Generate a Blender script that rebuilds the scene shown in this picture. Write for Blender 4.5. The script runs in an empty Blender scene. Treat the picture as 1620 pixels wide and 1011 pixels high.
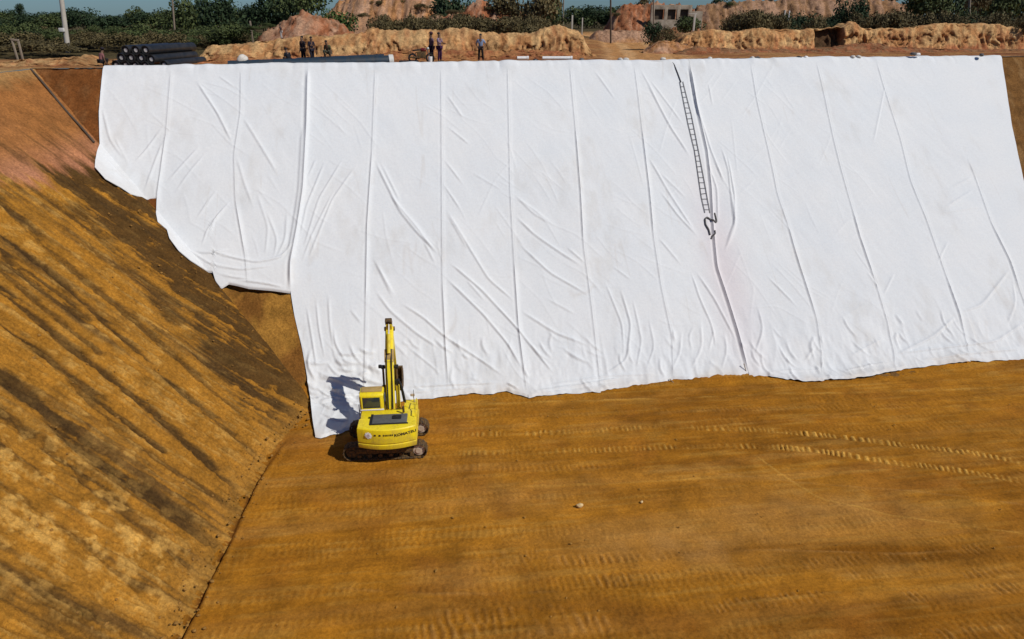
import bpy, bmesh, math, random
import numpy as np
from mathutils import Vector, Matrix, Euler
random.seed(11)
rng = np.random.default_rng(5)
SC = bpy.context.scene
COL = SC.collection
R = math.radians

# ------------------------------------------------------------------ camera
F, W_, H_ = 1080.0, 1620.0, 1011.0          # focal length in photo pixels
PITCH = R(24.0); CAMZ = 3.1; DEP = 16.6      # camera above the plateau, depth of the pit
cp, sp = math.cos(PITCH), math.sin(PITCH)
cam = bpy.data.cameras.new('camera'); cam_o = bpy.data.objects.new('camera', cam); COL.objects.link(cam_o)
cam.sensor_width = 36; cam.sensor_fit = 'HORIZONTAL'; cam.lens = 36*F/W_; cam.clip_end = 8000; cam.clip_start = .1
cam_o.location = (0, 0, CAMZ); cam_o.rotation_euler = (math.pi/2-PITCH, 0, 0)
SC.camera = cam_o

def ray(u, v):
    a = (u-810)/F; b = -(v-505.5)/F
    return (a, cp+b*sp, -sp+b*cp)
def onz(u, v, z):
    d = ray(u, v); t = (z-CAMZ)/d[2]
    return (d[0]*t, d[1]*t, z)
def at(u, v, Y):
    d = ray(u, v); t = Y/d[1]
    return Vector((d[0]*t, Y, CAMZ+d[2]*t))

# ------------------------------------------------------------------ noise
def lattice(seed): return np.random.default_rng(seed).random((256, 256))
LAT = {}
def vnoise(x, y, seed=0):
    L = LAT.setdefault(seed, lattice(seed))
    x = np.asarray(x, float); y = np.asarray(y, float)
    xi = np.floor(x).astype(int); yi = np.floor(y).astype(int)
    fx = x-xi; fy = y-yi
    fx = fx*fx*fx*(fx*(fx*6-15)+10); fy = fy*fy*fy*(fy*(fy*6-15)+10)
    a = L[xi & 255, yi & 255]; b = L[(xi+1) & 255, yi & 255]
    c = L[xi & 255, (yi+1) & 255]; d = L[(xi+1) & 255, (yi+1) & 255]
    return (a*(1-fx)+b*fx)*(1-fy)+(c*(1-fx)+d*fx)*fy*1.0
def fbm(x, y, seed=0, octv=4, gain=.5):
    s = 0; a = 1; n = 0
    for k in range(octv):
        s = s+a*(vnoise(x*2**k+17.3*k, y*2**k+9.1*k, seed+k)-.5)*2; n += a; a *= gain
    return s/n
def sstep(a, b, x):
    t = np.clip((x-a)/(b-a), 0, 1); return t*t*(3-2*t)
def mixc(c0, c1, t):
    t = np.asarray(t)[..., None]
    return np.asarray(c0)*(1-t)+np.asarray(c1)*t

# ------------------------------------------------------------------ the shape of the pit
def v2(p): return np.array(p[:2], float)
tA = v2(onz(640, 632, -DEP)); tB = v2(onz(1620, 571, -DEP))
lA = v2(onz(275, 1011, -DEP)); lB = v2(onz(420, 720, -DEP))
kA = v2(onz(165, 108, 0)); kB = v2(onz(1583, 90, 0))
eT = (tB-tA)/np.linalg.norm(tB-tA); nT = np.array([-eT[1], eT[0]])
eL = (lB-lA)/np.linalg.norm(lB-lA); nL = np.array([-eL[1], eL[0]])      # nL points left, away from the pit
eK = (kB-kA)/np.linalg.norm(kB-kA); nK = np.array([-eK[1], eK[0]])
def meet(p, e, q, g):
    M = np.array([e, -g]).T; s = np.linalg.solve(M, q-p); return p+e*s[0]
BEND = max(0.0, float(np.dot(lA-v2(onz(493, 657, -DEP)), nL)))               # the left toe swings in toward the corner
def bend(f): return BEND*np.exp(-(np.asarray(f)/3.4)**2)
TC0 = meet(tA, eT, lA, eL)
TC = meet(tA, eT, lA-nL*BEND, eL)                                               # toe corner
kc0 = v2(onz(50, 110, 0)); KC = kc0-nK*np.dot(kc0-kA, nK)               # crest corner
LS = 22.6                                                               # slope length in metres
dKC_l = np.dot(KC-lA, nL)
def smax(a, b, k): return .5*(a+b+np.sqrt((a-b)**2+k*k))
def smin(a, b, k): return .5*(a+b-np.sqrt((a-b)**2+k*k))
def back_w(x, y):
    dt = (x-tA[0])*nT[0]+(y-tA[1])*nT[1]; dc = -((x-kA[0])*nK[0]+(y-kA[1])*nK[1])
    return dt, dt/np.maximum(dt+dc, 1e-3)
def left_w(x, y):
    dt = (x-lA[0])*nL[0]+(y-lA[1])*nL[1]
    b = bend(np.maximum(0, np.dot(TC, eL)-(x*eL[0]+y*eL[1])))
    return dt+b, (dt+b)/(dKC_l+b)
def terrain(x, y):
    dt, wb = back_w(x, y); dl, wl = left_w(x, y)
    z = smax(np.maximum(wb, wl)*DEP-DEP, -DEP, .45)-.02
    return smin(z, 0.0, .2)+.05
def pix(u, v):
    """point of the pit surface seen at a photo position"""
    d = ray(u, v); t0 = 12.0; t = t0
    f = lambda t: CAMZ+d[2]*t-float(terrain(d[0]*t, d[1]*t))
    while f(t) > 0 and t < 140: t0 = t; t += .6
    a, b = t0, t
    for _ in range(30):
        m = .5*(a+b)
        if f(m) > 0: a = m
        else: b = m
    return np.array([d[0]*a, d[1]*a])
# wall coordinates: A along the toe, S up the slope (negative on the floor)
def xy2as(p):
    dt, w = back_w(p[0], p[1]); A = np.dot(p-TC, eT)
    return A, (float(w)*LS if dt > 0 else float(dt))
def as2xyz(A, S):
    A = np.asarray(A, float); S = np.asarray(S, float)
    X0 = TC[0]+A*eT[0]; Y0 = TC[1]+A*eT[1]
    dc0 = -((X0-kA[0])*nK[0]+(Y0-kA[1])*nK[1]); c = float(np.dot(nT, nK))
    w = np.clip(S/LS, 0, 1)
    q = w*dc0/(1-w+w*c)
    q = q+np.where(S < 0, S, 0)+np.where(S > LS, S-LS, 0)
    x = X0+q*nT[0]; y = Y0+q*nT[1]
    return x, y, terrain(x, y)
def pas(u, v): return xy2as(pix(u, v))

# ------------------------------------------------------------------ object helpers
def tag(o, label=None, cat=None, group=None, kind=None):
    if label: o['label'] = label
    if cat: o['category'] = cat
    if group: o['group'] = group
    if kind: o['kind'] = kind
    return o
def empty(name, loc=(0, 0, 0), rz=0, label=None, cat=None, group=None):
    o = bpy.data.objects.new(name, None); COL.objects.link(o); o.empty_display_size = .3
    o.location = loc; o.rotation_euler = (0, 0, rz)
    return tag(o, label, cat, group)
def link(name, me, mat=None, parent=None):
    o = bpy.data.objects.new(name, me); COL.objects.link(o)
    if mat and not me.materials: me.materials.append(mat)
    if parent: o.parent = parent
    return o
def copy_tree(o, parent=None):
    c = o.copy(); COL.objects.link(c)
    if parent: c.parent = parent
    for ch in list(o.children): copy_tree(ch, c)
    return c
def grid_mesh(name, X, Y, Z, color=None, smooth=True, mask=None, uv=None):
    nr, nc = X.shape
    co = np.stack([X, Y, Z], -1).reshape(-1, 3).astype(np.float32)
    idx = np.arange(nr*nc).reshape(nr, nc)
    q = np.stack([idx[:-1, :-1], idx[:-1, 1:], idx[1:, 1:], idx[1:, :-1]], -1).reshape(-1, 4)
    if mask is not None: q = q[mask.reshape(-1)]
    me = bpy.data.meshes.new(name)
    me.vertices.add(len(co)); me.vertices.foreach_set('co', co.reshape(-1))
    me.loops.add(len(q)*4); me.loops.foreach_set('vertex_index', q.reshape(-1).astype(np.int32))
    me.polygons.add(len(q)); me.polygons.foreach_set('loop_start', (np.arange(len(q))*4).astype(np.int32))
    me.polygons.foreach_set('loop_total', np.full(len(q), 4, np.int32))
    me.polygons.foreach_set('use_smooth', np.full(len(q), smooth))
    me.update(calc_edges=True)
    if color is not None:
        at_ = me.attributes.new('tint', 'FLOAT_COLOR', 'POINT')
        c = np.ones((nr*nc, 4), np.float32); c[:, :3] = np.clip(color.reshape(-1, 3), 0, 1)
        at_.data.foreach_set('color', c.reshape(-1))
    return me

class MB:
    """collects shapes and links them as one mesh"""
    def __init__(self): self.bm = bmesh.new()
    def _join(self, b, M=None):
        if M is not None: bmesh.ops.transform(b, matrix=M, verts=b.verts)
        me = bpy.data.meshes.new('t'); b.to_mesh(me); b.free(); self.bm.from_mesh(me); bpy.data.meshes.remove(me)
    def box(self, c, s, rot=(0, 0, 0), bev=.02, M=None):
        b = bmesh.new(); bmesh.ops.create_cube(b, size=1)
        bmesh.ops.scale(b, vec=s, verts=b.verts)
        if bev: bmesh.ops.bevel(b, geom=b.edges[:], offset=min(bev, min(s)*.4), segments=2, profile=.6, affect='EDGES')
        m = Matrix.Translation(c) @ Euler(rot).to_matrix().to_4x4()
        self._join(b, (M @ m) if M else m); return self
    def prism(self, prof, x0, x1, bev=.02):
        """profile of (y, z) pushed along x"""
        b = bmesh.new(); vs = [b.verts.new((x0, y, z)) for y, z in prof]; f = b.faces.new(vs)
        r = bmesh.ops.extrude_face_region(b, geom=[f])
        bmesh.ops.translate(b, vec=(x1-x0, 0, 0), verts=[g for g in r['geom'] if isinstance(g, bmesh.types.BMVert)])
        bmesh.ops.recalc_face_normals(b, faces=b.faces)
        if bev: bmesh.ops.bevel(b, geom=b.edges[:], offset=bev, segments=2, profile=.6, affect='EDGES')
        self._join(b); return self
    def plan(self, prof, z0, z1, bev=.02):
        """outline of (x, y) pushed up"""
        b = bmesh.new(); vs = [b.verts.new((x, y, z0)) for x, y in prof]; f = b.faces.new(vs)
        r = bmesh.ops.extrude_face_region(b, geom=[f])
        bmesh.ops.translate(b, vec=(0, 0, z1-z0), verts=[g for g in r['geom'] if isinstance(g, bmesh.types.BMVert)])
        bmesh.ops.recalc_face_normals(b, faces=b.faces)
        if bev: bmesh.ops.bevel(b, geom=b.edges[:], offset=bev, segments=2, profile=.6, affect='EDGES')
        self._join(b); return self
    def cyl(self, p0, p1, r0, r1=None, n=16, bev=0):
        p0 = Vector(p0); p1 = Vector(p1); r1 = r0 if r1 is None else r1
        b = bmesh.new(); bmesh.ops.create_cone(b, cap_ends=True, segments=n, radius1=r0, radius2=r1, depth=(p1-p0).length)
        if bev: bmesh.ops.bevel(b, geom=[e for e in b.edges if len(e.link_faces) == 2 and any(len(f.verts) > 4 for f in e.link_faces)], offset=bev, segments=2, affect='EDGES')
        q = Vector((0, 0, 1)).rotation_difference((p1-p0).normalized()).to_matrix().to_4x4()
        self._join(b, Matrix.Translation((p0+p1)/2) @ q); return self
    def ring(self, p0, p1, ro, ri, n=24):
        """open pipe with a wall"""
        p0 = Vector(p0); p1 = Vector(p1); L = (p1-p0).length
        b = bmesh.new(); loops = []
        for r, z in ((ro, -L/2), (ro, L/2), (ri, L/2), (ri, -L/2)):
            loops.append([b.verts.new((r*math.cos(2*math.pi*k/n), r*math.sin(2*math.pi*k/n), z)) for k in range(n)])
        for i in range(4):
            A, B = loops[i], loops[(i+1) % 4]
            for k in range(n): b.faces.new((A[k], A[(k+1) % n], B[(k+1) % n], B[k]))
        bmesh.ops.recalc_face_normals(b, faces=b.faces)
        q = Vector((0, 0, 1)).rotation_difference((p1-p0).normalized()).to_matrix().to_4x4()
        self._join(b, Matrix.Translation((p0+p1)/2) @ q); return self
    def tube(self, pts, r, n=8, r1=None):
        pts = [Vector(p) for p in pts]; b = bmesh.new(); loops = []; N = len(pts)
        for i, p in enumerate(pts):
            d = (pts[min(i+1, N-1)]-pts[max(i-1, 0)]).normalized()
            up = Vector((0, 0, 1)) if abs(d.z) < .9 else Vector((1, 0, 0))
            a = d.cross(up).normalized(); c = d.cross(a)
            rr = r if r1 is None else r+(r1-r)*i/(N-1)
            loops.append([b.verts.new(p+a*rr*math.cos(2*math.pi*k/n)+c*rr*math.sin(2*math.pi*k/n)) for k in range(n)])
        for A, B in zip(loops, loops[1:]):
            for k in range(n): b.faces.new((A[k], A[(k+1) % n], B[(k+1) % n], B[k]))
        b.faces.new(loops[0][::-1]); b.faces.new(loops[-1])
        bmesh.ops.recalc_face_normals(b, faces=b.faces)
        self._join(b); return self
    def ball(self, c, s, sub=2, rot=(0, 0, 0), lump=0, seed=0):
        b = bmesh.new(); bmesh.ops.create_icosphere(b, subdivisions=sub, radius=1)
        if lump:
            rr = random.Random(seed)
            ph = [rr.random()*6 for _ in range(6)]
            for v in b.verts:
                k = math.sin(v.co.x*3+ph[0])*math.sin(v.co.y*3+ph[1])+math.sin(v.co.z*4+ph[2])*math.sin(v.co.x*5+ph[3])
                v.co *= 1+lump*k
        bmesh.ops.scale(b, vec=s, verts=b.verts)
        self._join(b, Matrix.Translation(c) @ Euler(rot).to_matrix().to_4x4()); return self
    def quad(self, a, b, c, d):
        vs = [self.bm.verts.new(p) for p in (a, b, c, d)]; self.bm.faces.new(vs); return self
    def build(self, name, mat, parent=None, smooth=True, angle=40):
        me = bpy.data.meshes.new(name); self.bm.to_mesh(me); self.bm.free()
        for p in me.polygons: p.use_smooth = smooth
        if smooth: me.set_sharp_from_angle(angle=R(angle))
        return link(name, me, mat, parent)

# ------------------------------------------------------------------ materials
def new_mat(name):
    m = bpy.data.materials.new(name); m.use_nodes = True
    nt = m.node_tree; b = nt.nodes['Principled BSDF']; return m, nt, b
def nd(nt, t, **kw):
    n = nt.nodes.new(t)
    for k, v in kw.items():
        if k in n.inputs: n.inputs[k].default_value = v
        else: setattr(n, k, v)
    return n
def ramp(nt, fac, stops):
    r = nt.nodes.new('ShaderNodeValToRGB'); nt.links.new(fac, r.inputs[0])
    els = r.color_ramp.elements
    while len(els) < len(stops): els.new(.5)
    for e, (p, c) in zip(els, stops):
        e.position = p; e.color = (*c, 1) if len(c) == 3 else c
    return r.outputs[0]
def earth_mat(name, bump=.35, scales=(1.2, 9, 40), var=.35, dist=.05):
    """colour from the mesh's own tint, broken up by noise at several scales"""
    m, nt, b = new_mat(name); L = nt.links
    a = nd(nt, 'ShaderNodeAttribute', attribute_name='tint')
    tc = nd(nt, 'ShaderNodeTexCoord')
    col = a.outputs['Color']; hs = []
    for i, s in enumerate(scales):
        n = nd(nt, 'ShaderNodeTexNoise', Scale=s, Detail=5.0, Roughness=.62); L.new(tc.outputs['Object'], n.inputs['Vector'])
        hs.append(n.outputs['Fac'])
        k = var*(1, .9, .7)[i]
        g = ramp(nt, n.outputs['Fac'], [(.28, (1-k, 1-k, 1-k*1.05)), (.5, (1, 1, 1)), (.72, (1+k*.9, 1+k*.9, 1+k*.8))])
        mx = nd(nt, 'ShaderNodeMix', data_type='RGBA', blend_type='MULTIPLY'); mx.inputs[0].default_value = 1
        L.new(col, mx.inputs[6]); L.new(g, mx.inputs[7]); col = mx.outputs[2]
    L.new(col, b.inputs['Base Color']); b.inputs['Roughness'].default_value = .95
    b.inputs['Specular IOR Level'].default_value = .1
    ad = nd(nt, 'ShaderNodeMath', operation='ADD'); L.new(hs[1], ad.inputs[0]); L.new(hs[2], ad.inputs[1])
    bp = nd(nt, 'ShaderNodeBump', Strength=bump, Distance=dist); L.new(ad.outputs[0], bp.inputs['Height']); L.new(bp.outputs[0], b.inputs['Normal'])
    return m
def plain(name, col, rough=.6, metal=0, dirt=.25, scale=6, dirtcol=None, spec=.4):
    m, nt, b = new_mat(name); L = nt.links
    tc = nd(nt, 'ShaderNodeTexCoord'); n = nd(nt, 'ShaderNodeTexNoise', Scale=scale, Detail=6.0, Roughness=.65)
    L.new(tc.outputs['Object'], n.inputs['Vector'])
    dc = dirtcol or tuple(c*.55 for c in col)
    r = ramp(nt, n.outputs['Fac'], [(.35, tuple(d*dirt+c*(1-dirt) for c, d in zip(col, dc))), (.6, col)])
    L.new(r, b.inputs['Base Color']); b.inputs['Roughness'].default_value = rough; b.inputs['Metallic'].default_value = metal
    b.inputs['Specular IOR Level'].default_value = spec
    return m
def dirty_paint(name, col, rough):
    m, nt, b = new_mat(name); L = nt.links
    tc = nd(nt, 'ShaderNodeTexCoord'); sx = nd(nt, 'ShaderNodeSeparateXYZ'); L.new(tc.outputs['Object'], sx.inputs[0])
    n1 = nd(nt, 'ShaderNodeTexNoise', Scale=2.2, Detail=8.0, Roughness=.7); L.new(tc.outputs['Object'], n1.inputs['Vector'])
    mp = nd(nt, 'ShaderNodeMapping'); mp.inputs['Scale'].default_value = (9, 9, 1.1); L.new(tc.outputs['Object'], mp.inputs[0])
    n2 = nd(nt, 'ShaderNodeTexNoise', Scale=1.0, Detail=5.0, Roughness=.6); L.new(mp.outputs[0], n2.inputs['Vector'])
    hg = nd(nt, 'ShaderNodeMapRange'); hg.inputs[1].default_value = 2.2; hg.inputs[2].default_value = .9; L.new(sx.outputs[2], hg.inputs[0])
    a = nd(nt, 'ShaderNodeMath', operation='MULTIPLY_ADD'); a.inputs[1].default_value = .22; L.new(hg.outputs[0], a.inputs[0]); L.new(n1.outputs['Fac'], a.inputs[2])
    f1 = ramp(nt, a.outputs[0], [(.50, (0, 0, 0)), (.78, (1, 1, 1))])
    f2 = ramp(nt, n2.outputs['Fac'], [(.52, (0, 0, 0)), (.72, (1, 1, 1))])
    c = nd(nt, 'ShaderNodeMix', data_type='RGBA'); c.inputs[6].default_value = (*col, 1); c.inputs[7].default_value = (.30, .17, .05, 1)
    k = nd(nt, 'ShaderNodeMath', operation='MULTIPLY'); k.inputs[1].default_value = .55; L.new(f1, k.inputs[0]); L.new(k.outputs[0], c.inputs[0])
    d = nd(nt, 'ShaderNodeMix', data_type='RGBA'); L.new(c.outputs[2], d.inputs[6]); d.inputs[7].default_value = (.22, .15, .03, 1)
    k2 = nd(nt, 'ShaderNodeMath', operation='MULTIPLY'); k2.inputs[1].default_value = .25; L.new(f2, k2.inputs[0]); L.new(k2.outputs[0], d.inputs[0])
    L.new(d.outputs[2], b.inputs['Base Color'])
    rr_ = nd(nt, 'ShaderNodeMapRange'); rr_.inputs[3].default_value = rough; rr_.inputs[4].default_value = .9; L.new(f1, rr_.inputs[0]); L.new(rr_.outputs[0], b.inputs['Roughness'])
    return m
def leaf_mat(name, c0, c1):
    m, nt, b = new_mat(name); L = nt.links
    g = nd(nt, 'ShaderNodeNewGeometry'); tc = nd(nt, 'ShaderNodeTexCoord')
    n = nd(nt, 'ShaderNodeTexNoise', Scale=1.1, Detail=3.0); L.new(tc.outputs['Object'], n.inputs['Vector'])
    ad = nd(nt, 'ShaderNodeMath', operation='MULTIPLY_ADD'); ad.inputs[1].default_value = .45
    L.new(g.outputs['Random Per Island'], ad.inputs[0]); L.new(n.outputs['Fac'], ad.inputs[2])
    r = ramp(nt, ad.outputs[0], [(.35, c0), (.95, c1)]); L.new(r, b.inputs['Base Color'])
    b.inputs['Roughness'].default_value = .7; b.inputs['Specular IOR Level'].default_value = .2
    return m

M = {}
M['slope'] = earth_mat('slope_earth', .75, (1.0, 8, 26), .33, .07)
M['floor'] = earth_mat('floor_earth', .6, (.6, 9, 30), .3, .045)
M['bank'] = earth_mat('bank_earth', .7, (1.2, 5, 22), .4, .12)
M['yellow'] = dirty_paint('yellow_paint', (.86, .67, .014), .4)
M['yellow2'] = dirty_paint('worn_yellow_paint', (.66, .50, .02), .55)
M['tan'] = plain('dusty_roof_paint', (.45, .30, .10), .8, 0, .5, 4)
M['black'] = plain('black_rubber', (.012, .012, .013), .6)
M['steel'] = plain('track_steel', (.05, .036, .024), .8, .2, .8, 9, (.24, .13, .035))
M['idler'] = plain('dusty_idler_steel', (.62, .50, .38), .7, .2, .5, 8)
M['grey'] = plain('grey_cover_metal', (.13, .13, .125), .55, .2, .5, 5)
M['glass'] = plain('dark_cab_glass', (.035, .045, .05), .12, 0, .4, 3, None, .8)
M['white'] = plain('white_enamel', (.78, .76, .74), .5)
M['pinkgrey'] = plain('faded_emblem_centre', (.45, .36, .38), .6)
M['ink'] = plain('dark_lettering', (.03, .022, .012), .6)
M['chrome'] = plain('cylinder_rod', (.28, .26, .24), .3, .8)
M['hdpe'] = plain('black_plastic_pipe', (.013, .015, .017), .38, 0, .5, 2, (.05, .045, .04), .5)
M['hdpe2'] = plain('blue_black_plastic_pipe', (.018, .036, .055), .4, 0, .5, 2, (.06, .05, .04), .5)
M['pipecap'] = plain('pale_pipe_cap', (.62, .60, .56), .6)
M['wood'] = plain('grey_weathered_wood', (.28, .23, .17), .9)
M['concrete'] = plain('pale_concrete', (.52, .47, .40), .85, 0, .3, 2)
M['bark'] = plain('brown_bark', (.09, .065, .045), .95)
M['palebark'] = plain('pale_bark', (.24, .19, .14), .95)
M['rope'] = plain('dark_rope', (.12, .115, .11), .9)
M['rung'] = plain('grey_rung', (.16, .15, .15), .8)
M['bag'] = plain('pale_sandbag', (.62, .58, .52), .9, 0, .5, 9)
M['rock'] = plain('pale_stone', (.62, .45, .22), .9)
M['skin'] = plain('brown_skin', (.16, .085, .05), .6)
M['hair'] = plain('black_hair', (.012, .01, .01), .7)
M['leaf_dark'] = leaf_mat('dark_leaves', (.010, .020, .010), (.04, .066, .026))
M['leaf_mid'] = leaf_mat('mid_green_leaves', (.022, .036, .013), (.085, .105, .032))
M['leaf_dry'] = leaf_mat('dry_brown_leaves', (.045, .038, .016), (.15, .115, .048))
M['leaf_light'] = leaf_mat('fresh_green_leaves', (.022, .05, .013), (.085, .13, .03))

# ------------------------------------------------------------------ liner fabric material
def liner_mat():
    m, nt, b = new_mat('white_geotextile'); L = nt.links
    a = nd(nt, 'ShaderNodeAttribute', attribute_name='tint'); tc = nd(nt, 'ShaderNodeTexCoord')
    n = nd(nt, 'ShaderNodeTexNoise', Scale=.35, Detail=3.0); L.new(tc.outputs['Object'], n.inputs['Vector'])
    g = ramp(nt, n.outputs['Fac'], [(.3, (.95, .96, .975)), (.7, (1, .99, .985))])
    mx = nd(nt, 'ShaderNodeMix', data_type='RGBA', blend_type='MULTIPLY'); mx.inputs[0].default_value = 1
    L.new(a.outputs['Color'], mx.inputs[6]); L.new(g, mx.inputs[7])
    n2 = nd(nt, 'ShaderNodeTexNoise', Scale=7.0, Detail=6.0, Roughness=.7); L.new(tc.outputs['Object'], n2.inputs['Vector'])
    g2 = ramp(nt, n2.outputs['Fac'], [(.3, (.93, .93, .94)), (.6, (1, 1, 1))])
    m2 = nd(nt, 'ShaderNodeMix', data_type='RGBA', blend_type='MULTIPLY'); m2.inputs[0].default_value = 1
    L.new(mx.outputs[2], m2.inputs[6]); L.new(g2, m2.inputs[7])
    L.new(m2.outputs[2], b.inputs['Base Color']); b.inputs['Roughness'].default_value = .9
    b.inputs['Specular IOR Level'].default_value = .15
    bp = nd(nt, 'ShaderNodeBump', Strength=.25, Distance=.03); L.new(n2.outputs['Fac'], bp.inputs['Height']); L.new(bp.outputs[0], b.inputs['Normal'])
    return m
M['liner'] = liner_mat()

# ------------------------------------------------------------------ stamps along traced lines
def resample(P, step):
    P = np.asarray(P, float); d = np.r_[0, np.cumsum(np.hypot(*np.diff(P, axis=0).T))]
    n = max(2, int(d[-1]/step)+1); t = np.linspace(0, d[-1], n)
    # smooth corners a little
    X = np.interp(t, d, P[:, 0]); Y = np.interp(t, d, P[:, 1])
    if n > 6:
        for _ in range(2):
            X[1:-1] = .25*X[:-2]+.5*X[1:-1]+.25*X[2:]; Y[1:-1] = .25*Y[:-2]+.5*Y[1:-1]+.25*Y[2:]
    return np.stack([X, Y], -1), d[-1]
def stamp(G0, G1, ga, gs, P, reach, fn):
    """calls fn(distance, signed side, fraction along, arc length) on the cells near a polyline; ga, gs are the grid axes"""
    P, Ltot = resample(P, .25)
    i0, i1 = np.searchsorted(ga, [P[:, 0].min()-reach, P[:, 0].max()+reach]); j0, j1 = np.searchsorted(gs, [P[:, 1].min()-reach, P[:, 1].max()+reach])
    if i1 <= i0 or j1 <= j0: return None
    AA = ga[i0:i1][None, :]; SS = gs[j0:j1][:, None]
    best = np.full((j1-j0, i1-i0), 1e9); side = np.zeros_like(best); frac = np.zeros_like(best)
    arc = 0
    for (x0, y0), (x1, y1) in zip(P, P[1:]):
        L = math.hypot(x1-x0, y1-y0)
        if L < 1e-6: continue
        a0, a1 = np.searchsorted(ga, [min(x0, x1)-reach, max(x0, x1)+reach]); b0, b1 = np.searchsorted(gs, [min(y0, y1)-reach, max(y0, y1)+reach])
        a0 = max(a0, i0); b0 = max(b0, j0); a1 = min(a1, i1); b1 = min(b1, j1)
        if a1 <= a0 or b1 <= b0: arc += L; continue
        ax = ga[a0:a1][None, :]-x0; sy = gs[b0:b1][:, None]-y0
        ux, uy = (x1-x0)/L, (y1-y0)/L
        t = np.clip(ax*ux+sy*uy, 0, L); dx = ax-t*ux; dy = sy-t*uy; d = np.hypot(dx, dy)
        sl = (slice(b0-j0, b1-j0), slice(a0-i0, a1-i0))
        m = d < best[sl]
        best[sl] = np.where(m, d, best[sl]); side[sl] = np.where(m, np.sign(ux*sy-uy*ax), side[sl]); frac[sl] = np.where(m, arc+t, frac[sl])
        arc += L
    return (slice(j0, j1), slice(i0, i1)), best, side, frac, arc

# ==================================================================== GROUND: pit floor
OCH = np.array((.362, .148, .012)); OCHD = np.array((.250, .094, .007)); DUST = np.array((.405, .205, .055)); PALE = np.array((.52, .28, .055))
fx = np.concatenate([np.arange(-14, -12.6, .1), np.arange(-12.6, 36, .06), np.arange(36, 75, .6)])
fy = np.concatenate([np.arange(-6, 15.5, .5), np.arange(15.5, 39.5, .06), np.arange(39.5, 46, .4)])
FX, FY = np.meshgrid(fx, fy)
al = (FX-TC[0])*eT[0]+(FY-TC[1])*eT[1]; ac = (FX-TC[0])*nT[0]+(FY-TC[1])*nT[1]     # along and across the toe
big = fbm(al*.09, ac*.28, 1, 4); lat = fbm(al*.12, ac*1.7, 5, 4); lat2 = fbm(al*.35, ac*5.0, 23, 3); fine = fbm(FX*1.1, FY*1.1, 9, 4); mid = fbm(FX*.35, FY*.5, 14, 4)
FZ = -DEP+big*.08+lat*.035+lat2*.02+fine*.03+fbm(FX*4, FY*4, 19, 3)*.014
FC = mixc(OCH, OCHD, sstep(-.1, .55, big*.7+lat*.5))
FC = mixc(FC, PALE*np.array((.85, .75, .7)), sstep(.12, .7, lat*.9+fine*.35)*.45)
FC = mixc(FC, PALE*.8, sstep(.05, .45, lat2*.8+fine*.25)*.36); FC = mixc(FC, OCHD*.75, sstep(.05, .45, -lat2*.8+fine*.25)*.3)
FC = mixc(FC, OCHD*.8, sstep(.05, .4, fbm(al*.06+4, ac*.75, 27, 4))*.3); FC = mixc(FC, DUST*.95, sstep(.1, .45, fbm(al*.05+9, ac*.6, 29, 4))*.3)
rowi = np.floor(ac/.42+fbm(al*.05, ac*.2, 44, 2)*2.5)                       # old cleat prints pressed all over the compacted floor
cl_ = np.sin(2*math.pi*(al+(rowi*0.618 % 1)*3+fbm(al*.5, ac*.5, 45, 2)*.25)/.29)
pm_ = sstep(-.02, .35, fbm(al*.13+rowi*1.7, rowi*3.3, 46, 3)+fbm(FX*.9, FY*.9, 47, 3)*.5)*sstep(-.45, .1, fbm(FX*.16, FY*.22, 48, 3)+.05*(27-FY)*.4)
FZ = FZ+pm_*np.clip(cl_*1.4, -1, 1)*.009; FC = mixc(FC, PALE*.9, pm_*np.clip(cl_, 0, 1)*.15); FC = mixc(FC, OCHD*.85, pm_*np.clip(-cl_, 0, 1)*.14)
FC = mixc(FC, np.array((.27, .095, .012)), sstep(.1, .6, mid)*.4)
def blob(u, v, ru, rv):
    p = onz(u, v, -DEP); q = onz(u+ru, v, -DEP); r_ = onz(u, v+rv, -DEP)
    return np.exp(-(((FX-p[0])/(q[0]-p[0]))**2+((FY-p[1])/(r_[1]-p[1]))**2))
FC = mixc(FC, DUST, np.clip(blob(1090, 865, 190, 28)*.9+blob(1290, 800, 160, 38)*.55+blob(800, 785, 140, 25)*.45+blob(730, 912, 60, 20)*.5+blob(1500, 900, 200, 20)*.2, 0, 1)*np.clip(.75+.6*fine, 0, 1))
FC = mixc(FC, OCHD*.85, np.clip(blob(1330, 865, 330, 13)*.8+blob(1000, 965, 230, 22)*.55+blob(1480, 880, 190, 14)*.8+blob(1040, 775, 170, 14)*.6+blob(650, 975, 150, 30)*.5+blob(1250, 630, 330, 14)*.3+blob(900, 650, 200, 12)*.35, 0, 1)*np.clip(.8+.7*lat, 0, 1))
def floor_track(pp, width, pitch, amp, tintk, skew=0, patchy=.6, ph=0, light=PALE):
    P = [onz(u, v, -DEP)[:2] for u, v in pp]
    r = stamp(None, None, fx, fy, P, width, None)
    if r is None: return
    sl, d, side, arc, L = r
    inside = sstep(width*.5, width*.36, d)
    s = arc+side*d*skew+fbm(arc*.45+ph, arc*0, 35, 3)*pitch*1.6
    cle = np.clip(np.sin(2*math.pi*s/pitch+ph)*1.5, -1, 1)
    pat = sstep(-.5, .3, fbm(FX[sl]*.7+ph, FY[sl]*.9, 33, 3)+patchy-.45)
    ends = sstep(0, 1.5, arc)*sstep(0, 1.5, L-arc)
    k = inside*pat*ends*np.clip(.7+fbm(FX[sl]*2.5, FY[sl]*2.5, 37, 3)*1.2, 0, 1.2)
    FZ[sl] += k*(cle*amp*.68-.01)
    FC[sl] = mixc(FC[sl], light, np.clip(k*1.35*tintk*np.clip(cle*.5+.35, 0, 1), 0, 1))
    FC[sl] = mixc(FC[sl], OCHD*.8, k*tintk*np.clip(-cle, 0, 1)*.35)
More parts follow.
